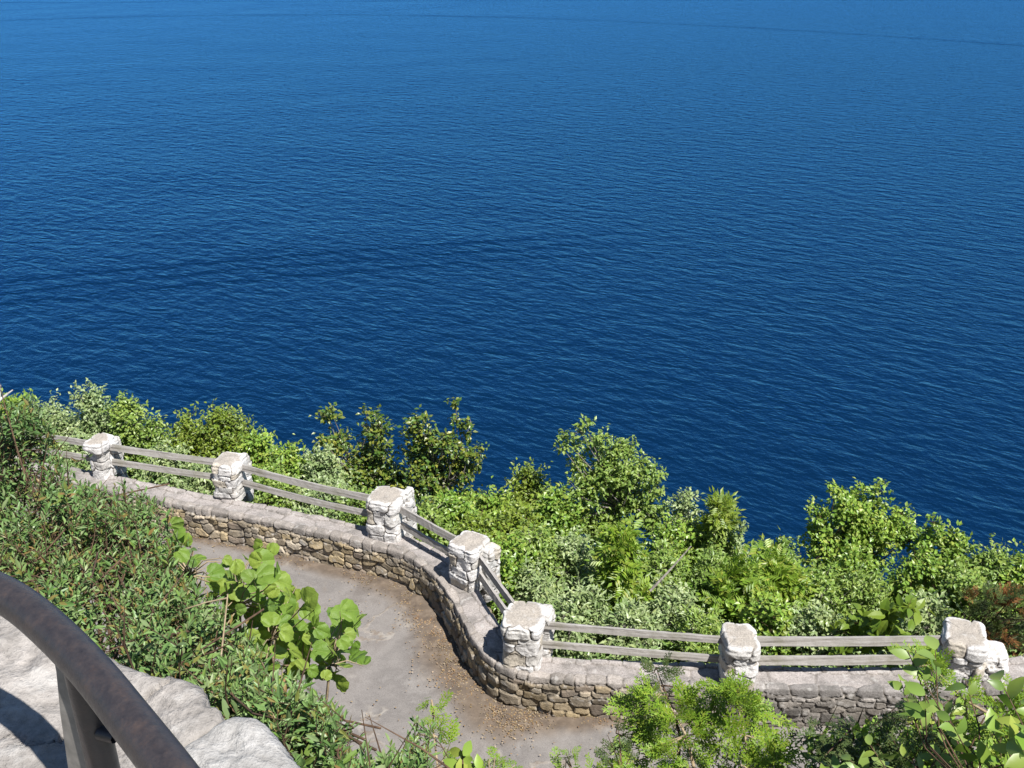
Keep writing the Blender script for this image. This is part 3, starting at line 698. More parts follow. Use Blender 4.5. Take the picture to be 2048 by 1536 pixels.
def outer(px, py, hw, Yd, ch, kind, label, name='shrub', cat='shrub', manual=None, bare=4, seed=None, dens=1.0, mat=None):
    rg = np.random.default_rng(seed or int(px * 7 + py)); tm, ls, mt, bk, cr, tw, lp = KIND[kind]
    if manual:
        cl = []
        for x, y, rpx in manual:
            Yc = Yd + rg.uniform(-.25, .25); r = rpx / FPX * Yd * 1.12; c = on_y(x, y, Yc)
            sub = max(1, int((r / .2) ** 2 * 1.7))
            if sub == 1: cl.append((c, r))
            else:
                for q in range(sub): v = unit(rg, 1)[0] * rg.random() ** .4; cl.append((c + v * (r, r * .8, r) * .72, min(.3, r * .6) * rg.uniform(.8, 1.2)))
        # lower body down to the ground
        xs = [c[0] for c, _ in cl]; low = min(c[2] for c, _ in cl)
    else:
        top = on_y(px, py, Yd); rx = hw / FPX * Yd * 1.1
        c = top - (0, 0, ch * .5); nn = int(max(6, 17 * dens * rx * ch / .35)); cr2 = min(cr, rx * .8)
        cl = auto_clusters(rg, c, max(.05, rx - cr2 * .5), max(.2, rx * .8), max(.1, ch * .5 - cr2 * .45), cr2, min(nn, 60))
        cl.append((top - (0, 0, cr2 * .55), cr2 * .6))
    m = np.mean([c for c, _ in cl], axis=0); bz = float(terrain(np.array([m[0]]), np.array([m[1] + .15]))[0]) - .05
    return shrub(rg, name, cat, label, (m[0], m[1] + .15, bz), cl, tm, ls, M[mat or mt], M[bk], tw, lp, group=GO, bare=bare,
                 stem_r=.03 if name == 'tree' else .02, fol='crown' if name == 'tree' else 'foliage', trunkn='trunk' if name == 'tree' else 'stem')

outer(15, 800, 60, 19.8, 1.8, 'mid', 'mid green shrub against the water at the far left edge')
outer(100, 812, 55, 19.4, 1.6, 'silver', 'pale silvery shrub just right of the far left green one')
outer(178, 782, 42, 19.2, 2.0, 'silver', 'pale pointed shrub with a single spiky top left of the narrow pillar')
outer(245, 800, 42, 18.9, 2.0, 'light', 'light green pointed shrub rising directly right of the narrow pillar')
outer(298, 838, 36, 18.6, 1.6, 'light', 'small light green cone beside the taller pointed shrub')
outer(372, 840, 48, 18.3, 1.5, 'yellow', 'yellow green shrub, left one of the yellow pair over the rails')
outer(446, 822, 62, 18.3, 1.7, 'yellow', 'broad yellow green shrub with thin top spike above the grey capped pillar')
outer(512, 868, 42, 17.8, 1.5, 'mid', 'mid green shrub at the right foot of the yellow green shrubs')
outer(575, 908, 60, 17.2, 1.3, 'mid', 'low green shrub over the bowed rails, beside the dark tree')
outer(640, 905, 50, 16.9, 1.2, 'silver', 'low pale shrub under the left side of the dark tree')
outer(0, 0, 0, 17.6, 0, 'dark', 'dark leaved tree with bare grey branches and pale trunk behind the bowed rail', 'tree', 'tree',
      [(663, 842, 30), (742, 822, 26), (752, 862, 38), (650, 885, 22), (680, 905, 42), (735, 915, 48), (775, 900, 30), (710, 945, 50), (650, 930, 25), (760, 955, 45), (710, 975, 50), (800, 955, 36), (795, 985, 36), (620, 960, 30)], bare=20, seed=51)
outer(0, 0, 0, 17.0, 0, 'dark', 'dark leaved tree with a thin single spire, right of the other dark tree', 'tree', 'tree',
      [(822, 838, 30), (838, 872, 38), (912, 808, 12), (915, 845, 16), (935, 862, 26), (890, 895, 40), (945, 905, 34), (850, 920, 50), (905, 940, 50), (955, 940, 24), (830, 960, 50), (890, 980, 45), (930, 990, 36), (850, 885, 30)], bare=20, seed=52)
outer(1055, 930, 48, 17.2, 1.7, 'yellow', 'yellowish green rounded shrub left of the tall light green tree')
outer(985, 985, 50, 16.6, 1.3, 'mid', 'low mid green shrub at the right foot of the spired dark tree')
outer(1110, 985, 50, 16.2, 1.3, 'mid', 'mid green shrub tucked under the left side of the light green tree')
outer(0, 0, 0, 16.6, 0, 'light', 'tall light green tree leaning left against the water', 'tree', 'tree',
      [(1165, 862, 26), (1138, 888, 32), (1205, 890, 38), (1250, 905, 36), (1150, 930, 34), (1215, 950, 55), (1285, 940, 38), (1180, 985, 50), (1260, 1000, 58), (1312, 985, 30), (1210, 1040, 60), (1300, 1040, 44), (1150, 1030, 45)], seed=53)
outer(1372, 985, 30, 16.2, 1.4, 'silver', 'small pale shrub peeking up right of the light green tree')
outer(1435, 1035, 60, 15.6, 1.6, 'light', 'light green shrub with a yellow sprig, left of the water gap')
outer(1487, 1045, 18, 15.2, 1.5, 'silver', 'thin sparse sapling with round leaves at the edge of the water gap', dens=.8)
outer(1438, 1014, 20, 15.4, .3, 'bright', 'yellow tinged sprig of toothed leaves standing against the water', mat='yellow')
outer(1350, 1060, 70, 15.4, 1.7, 'mid', 'mid green bushy shrub between the light green tree and the water gap')
outer(0, 0, 0, 15.6, 0, 'mid', 'large green tree against the water at the right', 'tree', 'tree',
      [(1668, 985, 20), (1695, 1000, 34), (1745, 1002, 40), (1640, 1035, 34), (1790, 1030, 34), (1700, 1050, 58), (1620, 1068, 30), (1760, 1070, 60), (1660, 1100, 60), (1730, 1120, 60), (1810, 1085, 40)], seed=54)
outer(1700, 1100, 75, 14.7, 1.6, 'mid', 'dense green shrub at the foot of the large green tree')
outer(1868, 1035, 26, 15.2, 1.5, 'mid', 'narrow green shrub standing right of the large green tree')
outer(1915, 1075, 40, 15.0, 1.4, 'mid', 'green shrub sloping down to the water, second from the right edge')
outer(1990, 1100, 60, 14.6, 1.4, 'light', 'light green shrub at the right edge along the waterline')
outer(2060, 1120, 50, 14.2, 1.4, 'mid', 'green shrub cut off by the right edge below the water')
outer(1560, 1095, 60, 14.8, 1.5, 'light', 'light green shrub directly under the water gap')
outer(900, 1000, 60, 15.2, 1.4, 'mid', 'green shrub behind the steep rail pair of the bend')
outer(955, 1035, 60, 14.6, 1.3, 'yellow', 'yellow green shrub above the round capped pillar')
outer(1040, 1020, 70, 15.0, 1.6, 'yellow', 'olive shrub with yellow tips below the small rounded shrub')
outer(1065, 1065, 50, 14.0, 1.6, 'light', 'bright shrub right of the round capped pillar, upper one')
outer(1140, 1080, 70, 14.2, 1.6, 'silver', 'pale shrub under the leaning light green tree')
outer(1242, 1075, 38, 13.4, 2.1, 'bright', 'fresh green sapling with drooping compound leaves over the middle of the slope', 'tree', 'tree', dens=1.3)
outer(1330, 1110, 80, 14.0, 1.6, 'light', 'light shrub with a grey fallen stem right of the fresh green sapling', bare=5)
outer(1425, 1110, 70, 13.8, 1.6, 'olive', 'narrow leaved shrub below the water gap, left side')
outer(1010, 1090, 60, 13.4, 1.5, 'mid', 'mid green shrub directly right of the round capped pillar')
outer(1075, 1150, 70, 12.8, 1.4, 'willow', 'silvery narrow leaved shrub above the broad corner pillar')
outer(1165, 1180, 70, 12.4, 1.3, 'willow', 'silvery narrow leaved shrub below the fresh green sapling, left side')
outer(1130, 1215, 60, 11.8, 1.1, 'silver', 'pale low shrub pressed against the back of the corner pillar')
outer(1260, 1225, 70, 11.9, 1.0, 'willow', 'silvery shrub just behind the top rail, middle of its span')
outer(1350, 1190, 80, 12.5, 1.2, 'silver', 'grey green shrub behind the rails, left of the buff edged pillar')
outer(1400, 1235, 60, 11.8, .9, 'olive', 'low narrow leaved shrub behind the buff edged pillar')
outer(1485, 1140, 65, 13.2, 1.5, 'bright', 'bright leafy shrub rising behind the buff edged pillar', dens=1.3)
outer(1565, 1125, 60, 13.5, 1.4, 'bright', 'bright leafy shrub right of the one over the buff edged pillar', dens=1.3)
outer(1545, 1200, 60, 12.2, 1.2, 'mid', 'deep green shrub just right of the buff edged pillar')
outer(1640, 1150, 75, 13.6, 1.5, 'light', 'light green shrub under the large green tree, left side')
outer(1735, 1150, 80, 13.6, 1.5, 'olive', 'greyish shrub with bare vertical twigs under the large green tree', bare=22)
outer(1640, 1225, 60, 12.0, 1.0, 'silver', 'pale low shrub behind the right hand rails, left of the vine')
outer(0, 0, 0, 11.45, 0, 'vine', 'cluster of large heart shaped leaves hanging behind the right rails', 'climbing_plant', 'vine',
      [(1690, 1265, 30), (1730, 1250, 34), (1780, 1245, 34), (1815, 1225, 28), (1750, 1290, 34), (1700, 1300, 28), (1800, 1280, 30)], seed=55)
outer(1850, 1125, 75, 13.8, 1.5, 'mid', 'mid green shrub behind the askew white pillar, left one')
outer(1935, 1140, 75, 13.4, 1.5, 'light', 'light green shrub above the askew white pillar')
outer(1860, 1200, 60, 12.3, 1.2, 'silver', 'pale twiggy shrub directly left of the askew white pillar', bare=6)
outer(330, 905, 60, 17.3, 1.0, 'silver', 'low silvery shrub seen between the rails right of the narrow pillar')
outer(410, 935, 60, 16.9, 1.0, 'willow', 'low silvery shrub seen between the rails left of the grey capped pillar')
outer(545, 945, 60, 16.2, 1.0, 'light', 'low green shrub behind the bowed rails, left half')
outer(640, 965, 60, 15.8, 1.0, 'silver', 'low pale shrub behind the bowed rails, right half')
outer(720, 990, 50, 15.4, .9, 'light', 'low shrub behind the pillar with the dark side stone')
outer(850, 1020, 50, 14.6, .9, 'light', 'low light green shrub seen through the descending rails')
outer(60, 880, 70, 18.2, 1.2, 'light', 'green shrub behind the rails at the far left')
outer(150, 880, 60, 18.0, 1.2, 'silver', 'pale low shrub behind the rail left of the narrow pillar')

# conifer with rusty dead patches at the right edge
rg = np.random.default_rng(91)
e = empty('cedar_tree', (6.95, 12.2, float(terrain(np.array([6.95]), np.array([12.2]))[0])), 'low dark cedar with rusty orange dead patches behind the right edge pillar', 'tree', GO)
tb = TB(); g_parts = []; d_parts = []; base = np.array(e.location)
for k in range(95):
    px_, py_ = rg.uniform(1940, 2090), rg.uniform(1190, 1370)
    if px_ < 1975 and py_ > 1290: px_ += 50
    c = on_y(px_, py_, rg.uniform(11.7, 12.5)); q = base + (0, 0, .5 + .5 * rg.random()); mid = (c + q) / 2 + rg.normal(0, .1, 3)
    tb.tube([q, mid, c], [.012, .008, .003], 4)
    dead = (py_ < 1240 and px_ > 1990 and rg.random() < .8) or rg.random() < .08
    for s in range(9):
        d = (c - q) / np.linalg.norm(c - q) + unit(rg, 1)[0] * .8
        (d_parts if dead else g_parts).append(instance(T_CEDAR[rg.integers(5)], [c + rg.normal(0, .05, 3)], [d], [unit(rg, 1)[0] * .6 + (0, 0, 1)], [rg.uniform(.14, .26)]))
tb.tube([base - (0, 0, .1), base + (0, 0, 1.1)], [.05, .03], 7)
V, F = merge(g_parts); mesh_obj('foliage', V, F, M['cedar_dark'], e); V, F = merge(d_parts); tag(mesh_obj('foliage', V, F, M['rust'], e), 'rusty orange dead foliage'); tb.build('trunk', M['bark_brown'], e)

# ground cover on the outer slope (nobody could count it)
n = 90000; xs = rg.uniform(-14, 12, n); ys = rg.uniform(9, 24, n); d, s = wall_dist(xs, ys); k = (d > .62) & (d < 7.5); xs, ys, d = xs[k], ys[k], d[k]; n = len(xs)
hgt = (.55 + .35 * fbm(xs * 1.2, ys * 1.2, 44, 2)) * rg.random(n) ** .6; zs = terrain(xs, ys) + hgt + .02
D = unit(rg, n); D[:, 2] = np.abs(D[:, 2]) * .5
V, F = instance(T_FARN, np.stack([xs, ys, zs], 1), D, np.tile([0, -.2, 1.], (n, 1)) + rg.normal(0, .5, (n, 3)), rg.uniform(.06, .13, n))
tag(mesh_obj('ground_cover', V, F, M['blade']), 'low mixed green undergrowth covering the slope beyond the wall', 'ground cover', kind='stuff')

# fallen grey stem among the shrubs
tb = TB(); tb.tube([on_y(1300, 1182, 12.4), on_y(1335, 1145, 12.55), on_y(1382, 1092, 12.8)], [.022, .018, .01], 6)
tag(tb.build('fallen_branch', M['bark_grey']), 'grey dead branch lying aslant among the shrubs above the rails', 'branch')

# ------------------------------------------------------------------ foreground: ledge rock, railing
def poly_sd(px, py, poly):
    poly = np.asarray(poly); n = len(poly); best = np.full(px.shape, 1e9); ins = np.zeros(px.shape, bool)
    for i in range(n):
        a = poly[i]; b = poly[(i + 1) % n]; d = b - a
        t_ = np.clip(((px - a[0]) * d[0] + (py - a[1]) * d[1]) / (d @ d), 0, 1)
        best = np.minimum(best, np.hypot(px - a[0] - t_ * d[0], py - a[1] - t_ * d[1]))
        c = ((a[1] > py) != (b[1] > py)) & (px < (b[0] - a[0]) * (py - a[1]) / (b[1] - a[1] + 1e-12) + a[0]); ins ^= c
    return np.where(ins, best, -best)
ROCKZ = CAMZ - 1.16
def rock(name, label, edge_px, extra, ztop, depth, seed, tint, rnd=.05, slope=(0, 0), step=.008, crack=True):
    poly = [on_z(x, y, ztop)[:2] for x, y in edge_px] + [np.array(v) for v in extra]; P = np.array(poly)
    x0, y0 = P.min(0) - .05; x1, y1 = P.max(0) + .05
    gx = np.arange(x0, x1, step); gy = np.arange(y0, y1, step); X, Y = np.meshgrid(gx, gy, indexing='ij')
    wx = X + .018 * fbm(X * 9, Y * 9, seed, 4); wy = Y + .018 * fbm(X * 9, Y * 9, seed + 9, 4)
    sd = poly_sd(wx, wy, P) + .022
    top = np.sqrt(np.clip(1 - (1 - np.clip(sd / rnd, 0, 1)) ** 2, 0, 1)) * rnd * .75 - rnd * .75
    ripple = .03 * np.round(fbm(X * 1.9, Y * 1.9, seed + 3, 4) * 6) / 6 * .6 + .012 * fbm(X * 2.5, Y * 2.5, seed + 3, 6) + .012 * fbm(X * 20, Y * 20, seed + 4, 4) + .010 * np.abs(fbm(X * 7, Y * 7, seed + 14, 4))
    if crack:
        cn = np.abs(fbm(X * 2.2 + 3, Y * 3.1, seed + 7, 4) - .05); ripple -= .022 * (1 - sstep(0, .022, cn)) * (1 - sstep(.1, .35, sd))
    Z = ztop + top + ripple + slope[0] * (X - P[:, 0].mean()) + slope[1] * (Y - P[:, 1].mean())
    dn = np.clip(-sd / .03, 0, 1); Z = np.where(sd < 0, Z - depth * dn, Z)
    F = grid_faces(len(gx), len(gy)); k = sd.ravel()[F].max(1) > -.035; F = F[k]
    C = .8 * np.array(tint)[None, None] * (1 + .25 * fbm(X * 3, Y * 3, seed + 5, 4)[..., None])
    if name == 'boulder':
        orr = sstep(.12, .3, fbm(X * 14, Y * 14, seed + 20, 4))[..., None] * .2; C = C * (1 - orr) + np.array([.55, .30, .16]) * orr
    V = np.stack([X, Y, Z], -1).reshape(-1, 3); used, inv = np.unique(F, return_inverse=True)
    return tag(mesh_obj(name, V[used], inv.reshape(-1, 4), M['rock'], None, True, C.reshape(-1, 3)[used]), label, 'rock')
rock('rock_ledge', 'pale flat limestone ledge under the rusty handrail', [(-60, 1150), (20, 1205), (110, 1262), (180, 1308), (236, 1334), (262, 1338), (290, 1352), (330, 1366), (362, 1372), (386, 1380), (392, 1400), (388, 1425), (402, 1432), (418, 1436), (412, 1455), (370, 1480), (330, 1536), (330, 1600)],
     [(-.25, .65), (-.3, .1), (-2.2, .1), (-2.3, 1.55)], ROCKZ, 1.3, 301, (.47, .44, .41), rnd=.03)
rock('boulder', 'lichen spotted grey boulder beside the ledge at the bottom', [(322, 1520), (385, 1468), (430, 1438), (470, 1420), (500, 1424), (530, 1448), (556, 1475), (572, 1505), (600, 1530), (640, 1560), (640, 1640)],
     [(-.15, .62), (-.62, .65)], ROCKZ + .03, 1.2, 340, (.64, .63, .61), rnd=.05, crack=False)
# cliff block that carries the ledge
bx = rock('rock_ledge', 'lower limestone shelf beneath the pale ledge', [(-200, 1200), (100, 1300), (350, 1450), (560, 1560)], [(-.1, .5), (.2, .0), (-3.4, -.4), (-3.4, 1.4)], ROCKZ - .28, 2.2, 360, (.36, .34, .31), rnd=.06, step=.03)

m, t, out = new_mat('rusty pipe'); p = pos(t)
n1 = noise(t, p, 34, 10, .85); n2 = noise(t, p, 190, 4, .7); n3 = noise(t, p, 80, 5, .7)
c = ramp(t, n1, [(.35, (.030, .027, .029)), (.5, (.044, .038, .039)), (.62, (.065, .048, .042)), (.78, (.095, .068, .056))])
c = mixc(t, .5, c, ramp(t, n3, [(.35, (.6, .6, .65)), (.65, (1.3, 1.2, 1.15))]), 'MULTIPLY')
principled(t, out, c, ramp(t, n3, [(.3, (.26, .26, .26)), (.7, (.5, .5, .5))]), bump(t, n2, .3, .002), .5); M['pipe'] = m
m, t, out = new_mat('grey paint'); p = pos(t); n1 = noise(t, p, 40, 5)
principled(t, out, ramp(t, n1, [(.35, (.19, .18, .16)), (.55, (.27, .25, .225)), (.75, (.33, .31, .28))]), .6, bump(t, n1, .2, .003), .3); M['plate'] = m
ctr = [(-330, 1085), (-220, 1105), (-110, 1136), (0, 1183), (52, 1215), (110, 1266), (160, 1316), (205, 1367), (260, 1438), (341, 1540), (420, 1650), (500, 1790)]
PZ = CAMZ - .80
P = np.array([on_z(x, y, PZ) for x, y in ctr]); P = chaikin(P, 3); P, _ = resample(P, .02)
e = empty('handrail', (float(P[len(P) // 2][0]), float(P[len(P) // 2][1]), ROCKZ), 'rusty brown curved pipe handrail in the lower left corner', 'handrail')
tb = TB(); tb.tube(P, .0238, 32); tb.build('rail_pipe', M['pipe'], e)
# support: vertical pipe stub with a bolt and a tapered grey strap in front of it
S0 = on_z(158, 1322, PZ); fx, fy = S0[0], S0[1]
tb = TB(); tb.tube([(fx, fy, PZ), (fx, fy, ROCKZ - .05)], .019, 20); tb.build('post', M['pipe'], e)
tb = TB(); tb.tube([(fx + .012, fy - .012, PZ - .10), (fx + .034, fy - .02, PZ - .10)], [.009, .008], 8); tb.build('bolt', M['pipe'], e)
Q = on_z(127, 1322, PZ - .012); wd = np.array((.90, -.43)); nn = np.array((-.43, -.90)); bm_V = []; th = .004
prof = [(-.010, PZ + .004), (.012, PZ + .004), (.014, PZ - .03), (.026, PZ - .10), (.045, PZ - .20), (.05, ROCKZ - .03), (-.04, ROCKZ - .03), (-.036, PZ - .20), (-.024, PZ - .10), (-.012, PZ - .03)]
for sg in (-1, 1):
    for a, z in prof: bm_V.append((Q[0] + wd[0] * a + nn[0] * th * sg, Q[1] + wd[1] * a + nn[1] * th * sg, z))
n = len(prof); F = []
for q in range(n // 2 - 1): F += [(q, n - 1 - q, n - 2 - q, q + 1), (n + q, n + q + 1, n + n - 2 - q, n + n - 1 - q)]
for i in range(n): j = (i + 1) % n; F.append((i, j, n + j, n + i))
mesh_obj('strap', bm_V, F, M['plate'], e)

# ------------------------------------------------------------------ foreground shrubs
def inpoly(x, y, poly):
    c = False; n = len(poly)
    for i in range(n):
        a = poly[i]; b = poly[(i + 1) % n]
        if (a[1] > y) != (b[1] > y) and x < (b[0] - a[0]) * (y - a[1]) / (b[1] - a[1]) + a[0]: c = not c
    return c
def bush_depth(px, py): return 3.1 + (1536 - py) / 740 * 2.9
def leafy_bush(poly, nsh, label, seed, mat='bush', tm=T_NARROW, ls=.052, dfun=bush_depth, spread=.45, shoot=.16, lps=13, name='shrub', barkm='bark_brown', dens=None, updir=(0, .05, 1.0)):
    rg = np.random.default_rng(seed); xs = [p[0] for p in poly]; ys = [p[1] for p in poly]; pts = []
    while len(pts) < nsh:
        x, y = rg.uniform(min(xs), max(xs)), rg.uniform(min(ys), max(ys))
        nz = float(vnoise(np.array([x / 70.]), np.array([y / 70.]), 3)[0]); n2 = float(vnoise(np.array([x / 90.]), np.array([y / 90.]), 8)[0])
        if inpoly(x + 40 * nz, y + 40 * n2, poly) and rg.random() < .62 + 1.3 * nz and (dens is None or rg.random() < dens(x, y)): pts.append(on_d(x, y, dfun(x, y) + n2 * .9 + rg.uniform(-spread, spread)))
    pts = np.array(pts); m = pts.mean(0)
    bx, by = m[0] + rg.normal(0, .1), m[1] - .25; bz = float(terrain(np.array([bx]), np.array([by]))[0]) - .05; base = np.array((bx, by, min(bz, m[2] - .4)))
    e = empty(name, base, label, 'shrub', 'leathery leaved shrubs in the foreground'); tb = TB(); P_ = []; D_ = []; N_ = []; S_ = []
    k = max(4, nsh // 22); hubs = pts[rg.choice(len(pts), k, replace=False)] + (0, 0, -.3)
    hubs = hubs * .75 + m * .25
    for h_ in hubs:
        q = (h_ + base) / 2 + rg.normal(0, .08, 3); tb.tube([base + rg.normal(0, .04, 3), q, h_], [.018, .013, .009], 6)
    up = np.array(updir)
    for p in pts:
        h_ = hubs[int(np.argmin(np.linalg.norm(hubs - p, axis=1)))]
        d = (p - h_) / (np.linalg.norm(p - h_) + 1e-6) * .7 + up * .8 + rg.normal(0, .5, 3); d /= np.linalg.norm(d); a = p - d * shoot
        tb.tube([h_, (h_ + a) / 2 + rg.normal(0, .03, 3), a, p], [.004, .003, .0022, .0012], 4)
        n = lps; u = np.linspace(0.0, 1, n); az = np.arange(n) * 2.4 + rg.uniform(0, 6)
        s1 = np.cross(d, (.3, .2, .9)); s1 /= np.linalg.norm(s1); s2 = np.cross(d, s1)
        rad = np.cos(az)[:, None] * s1 + np.sin(az)[:, None] * s2
        P_.append(a + d * (shoot * u)[:, None]); D_.append(rad * (1.1 - .65 * u)[:, None] + d * (.35 + .6 * u)[:, None] + rg.normal(0, .18, (n, 3)))
        N_.append(d + rad * -.2 + rg.normal(0, .25, (n, 3))); S_.append(ls * rg.uniform(.75, 1.12) * rg.uniform(.65, 1.25, n) * (1.05 - .35 * u))
    for q in range(nsh // 14):
        p = pts[rg.integers(len(pts))]; d = rg.normal(0, .45, 3) + (0, 0, 1); d /= np.linalg.norm(d)
        tb.tube([p - d * .35, p + rg.normal(0, .015, 3), p + d * rg.uniform(.05, .2)], [.005, .0035, .001], 4)
    V, F = instance(tm, np.concatenate(P_), np.concatenate(D_), np.concatenate(N_), np.concatenate(S_))
    mesh_obj('foliage', V, F, M[mat], e); tb.build('stem', M[barkm], e); return e
sparse = lambda x, y: .3 if (40 < x < 260 and 1130 < y < 1330) else (.62 if y < 960 else .9)
leafy_bush([(-120, 870), (-40, 800), (30, 795), (70, 850), (110, 900), (180, 960), (230, 1040), (180, 1120), (-120, 1140)], 445, 'tall leathery leaved shrub at the left edge hiding the first pillar foot', 401, dens=sparse)
leafy_bush([(160, 975), (240, 965), (330, 1020), (365, 1085), (370, 1150), (300, 1210), (180, 1180), (150, 1100)], 310, 'leathery leaved shrub over the grey wall stones beneath the narrow pillar', 402, dens=sparse)
leafy_bush([(-100, 1110), (150, 1110), (220, 1200), (230, 1330), (150, 1270), (40, 1190), (-80, 1170)], 202, 'thin sparse shrub with dark gaps just above the handrail', 403, dens=sparse)
leafy_bush([(230, 1170), (370, 1140), (440, 1200), (520, 1290), (500, 1400), (400, 1400), (300, 1350), (220, 1320)], 418, 'dense leathery leaved shrub right above the pale ledge', 404)
leafy_bush([(400, 1390), (500, 1340), (590, 1330), (660, 1400), (690, 1470), (640, 1536), (590, 1560), (540, 1450)], 337, 'leathery leaved shrub beside the lichen spotted boulder', 405)
leafy_bush([(640, 1470), (700, 1450), (740, 1500), (750, 1560), (620, 1570)], 94, 'small straggling shrub at the bottom between boulder and asphalt', 406, spread=.2)
leafy_bush([(-60, 790), (0, 770), (60, 775), (100, 850), (60, 880), (-60, 880)], 81, 'topmost upright shoots of narrow leaves crossing the water at the left', 407, spread=.3, ls=.06)
leafy_bush([(760, 1480), (850, 1440), (870, 1490), (850, 1550), (750, 1560)], 45, 'thin trailing shrub left of the slender cedar seedling', 408, spread=.15)

leafy_bush([(1600, 1510), (1690, 1450), (1800, 1440), (1870, 1400), (2000, 1390), (2110, 1400), (2110, 1590), (1600, 1590)], 283, 'mixed leafy thicket filling the lower right corner under the cedar boughs', 409, mat='mid', tm=T_OVAL, ls=.06, dfun=lambda x, y: 5.0, spread=.35, lps=9)
# large lime leaves (vine) over the path edge
vine_px = [(515, 1098, 62), (530, 1150, 60), (560, 1165, 50), (475, 1128, 44), (435, 1140, 48), (462, 1160, 50), (495, 1150, 46), (430, 1165, 40), (520, 1195, 60), (550, 1140, 44), (480, 1180, 50),
           (613, 1203, 58), (700, 1222, 62), (690, 1250, 50), (715, 1300, 44), (575, 1225, 46), (645, 1260, 40), (660, 1290, 62), (620, 1280, 60), (595, 1300, 56), (675, 1310, 50), (570, 1265, 50), (540, 1240, 50), (505, 1225, 46),
           (600, 1250, 44), (640, 1300, 50), (560, 1300, 50), (540, 1330, 46), (600, 1330, 44), (565, 1360, 44), (520, 1290, 44), (510, 1330, 40), (450, 1180, 40), (540, 1205, 44), (690, 1285, 44),
           (355, 1050, 40), (370, 1075, 44), (345, 1095, 40), (365, 1110, 40), (385, 1125, 36), (340, 1130, 38), (400, 1110, 34), (440, 1235, 34), (418, 1270, 32), (565, 1385, 36), (630, 1225, 30), (512, 1120, 40), (548, 1110, 34), (575, 1190, 36), (590, 1340, 46), (630, 1340, 40), (655, 1345, 34), (520, 1360, 38), (600, 1375, 34), (480, 1215, 36), (530, 1270, 46), (500, 1270, 36), (620, 1255, 36), (725, 1235, 34), (700, 1270, 40), (460, 1120, 30), (545, 1180, 46)]
rg = np.random.default_rng(77)
base = on_d(560, 1470, 4.7); base[2] = float(terrain(np.array([base[0]]), np.array([base[1]]))[0])
e = empty('climbing_plant', base, 'vine with large round lime green leaves spilling over the edge of the asphalt', 'vine'); tb = TB(); P_ = []; D_ = []; N_ = []; S_ = []
hub = [on_d(x, y, 4.75) for x, y in ((600, 1330), (480, 1210), (660, 1330), (380, 1150), (540, 1280))]
for h_ in hub: tb.tube([base, (base + h_) / 2 + rg.normal(0, .1, 3), h_], [.014, .011, .006], 6)
for x, y, s in vine_px:
    for rep in range(4 if s > 45 else 2):
        dd = 4.5 + rg.uniform(-.2, .25) + rep * .25; p = on_d(x + rg.normal(0, 3) + rep * rg.uniform(-26, 18), y + rg.normal(0, 3) + rep * rg.uniform(2, 26), dd)
        h_ = hub[int(np.argmin([np.linalg.norm(q - p) for q in hub]))]; d = rg.normal(0, .9, 3) + (.4, .5, -.25); nn = np.array((.1, -.55, .7)) + rg.normal(0, .62, 3)
        d = d - nn * (d @ nn) / (nn @ nn); d /= np.linalg.norm(d); sz_ = s * .76 / FPX * dd * rg.uniform(.8, 1.1); P_.append(p - d * sz_ * .5); D_.append(d); N_.append(nn); S_.append(sz_)
        tb.tube([h_, (h_ + p) / 2 + (0, 0, .02) + rg.normal(0, .03, 3), p - d * sz_ * .45], [.004, .003, .0018], 4)
V, F = instance(T_ROUND, P_, D_, N_, S_)
tv = np.tile(T_ROUND[0], (len(P_), 1)); mesh_obj('foliage', V, F, M['veined'], e, True, attrs={'lu': tv[:, 0], 'lv': tv[:, 1]}); tb.build('stem', M['dry'], e)

# dry bent twig
tb = TB(); tb.tube([on_d(432, 1400, 3.6), on_d(444, 1300, 3.75), on_d(455, 1196, 3.9), on_d(456, 1188, 3.92)], [.0042, .0036, .003, .002], 5)
tb.tube([on_d(455, 1196, 3.9), on_d(415, 1204, 3.95), on_d(370, 1218, 4.0)], [.0036, .003, .002], 5)
tag(tb.build('dry_twig', M['dry']), 'bare tan twig bent at a sharp angle in front of the dense shrub', 'twig')
tb = TB(); tb.tube([on_d(-40, 850, 5.2), on_d(0, 800, 5.3), on_d(26, 780, 5.35)], [.012, .008, .003], 5); tb.tube([on_d(0, 800, 5.3), on_d(2, 770, 5.35)], [.005, .002], 4)
tag(tb.build('dry_twig', M['bark_pale']), 'whitish bare twig against the water at the left edge', 'twig')

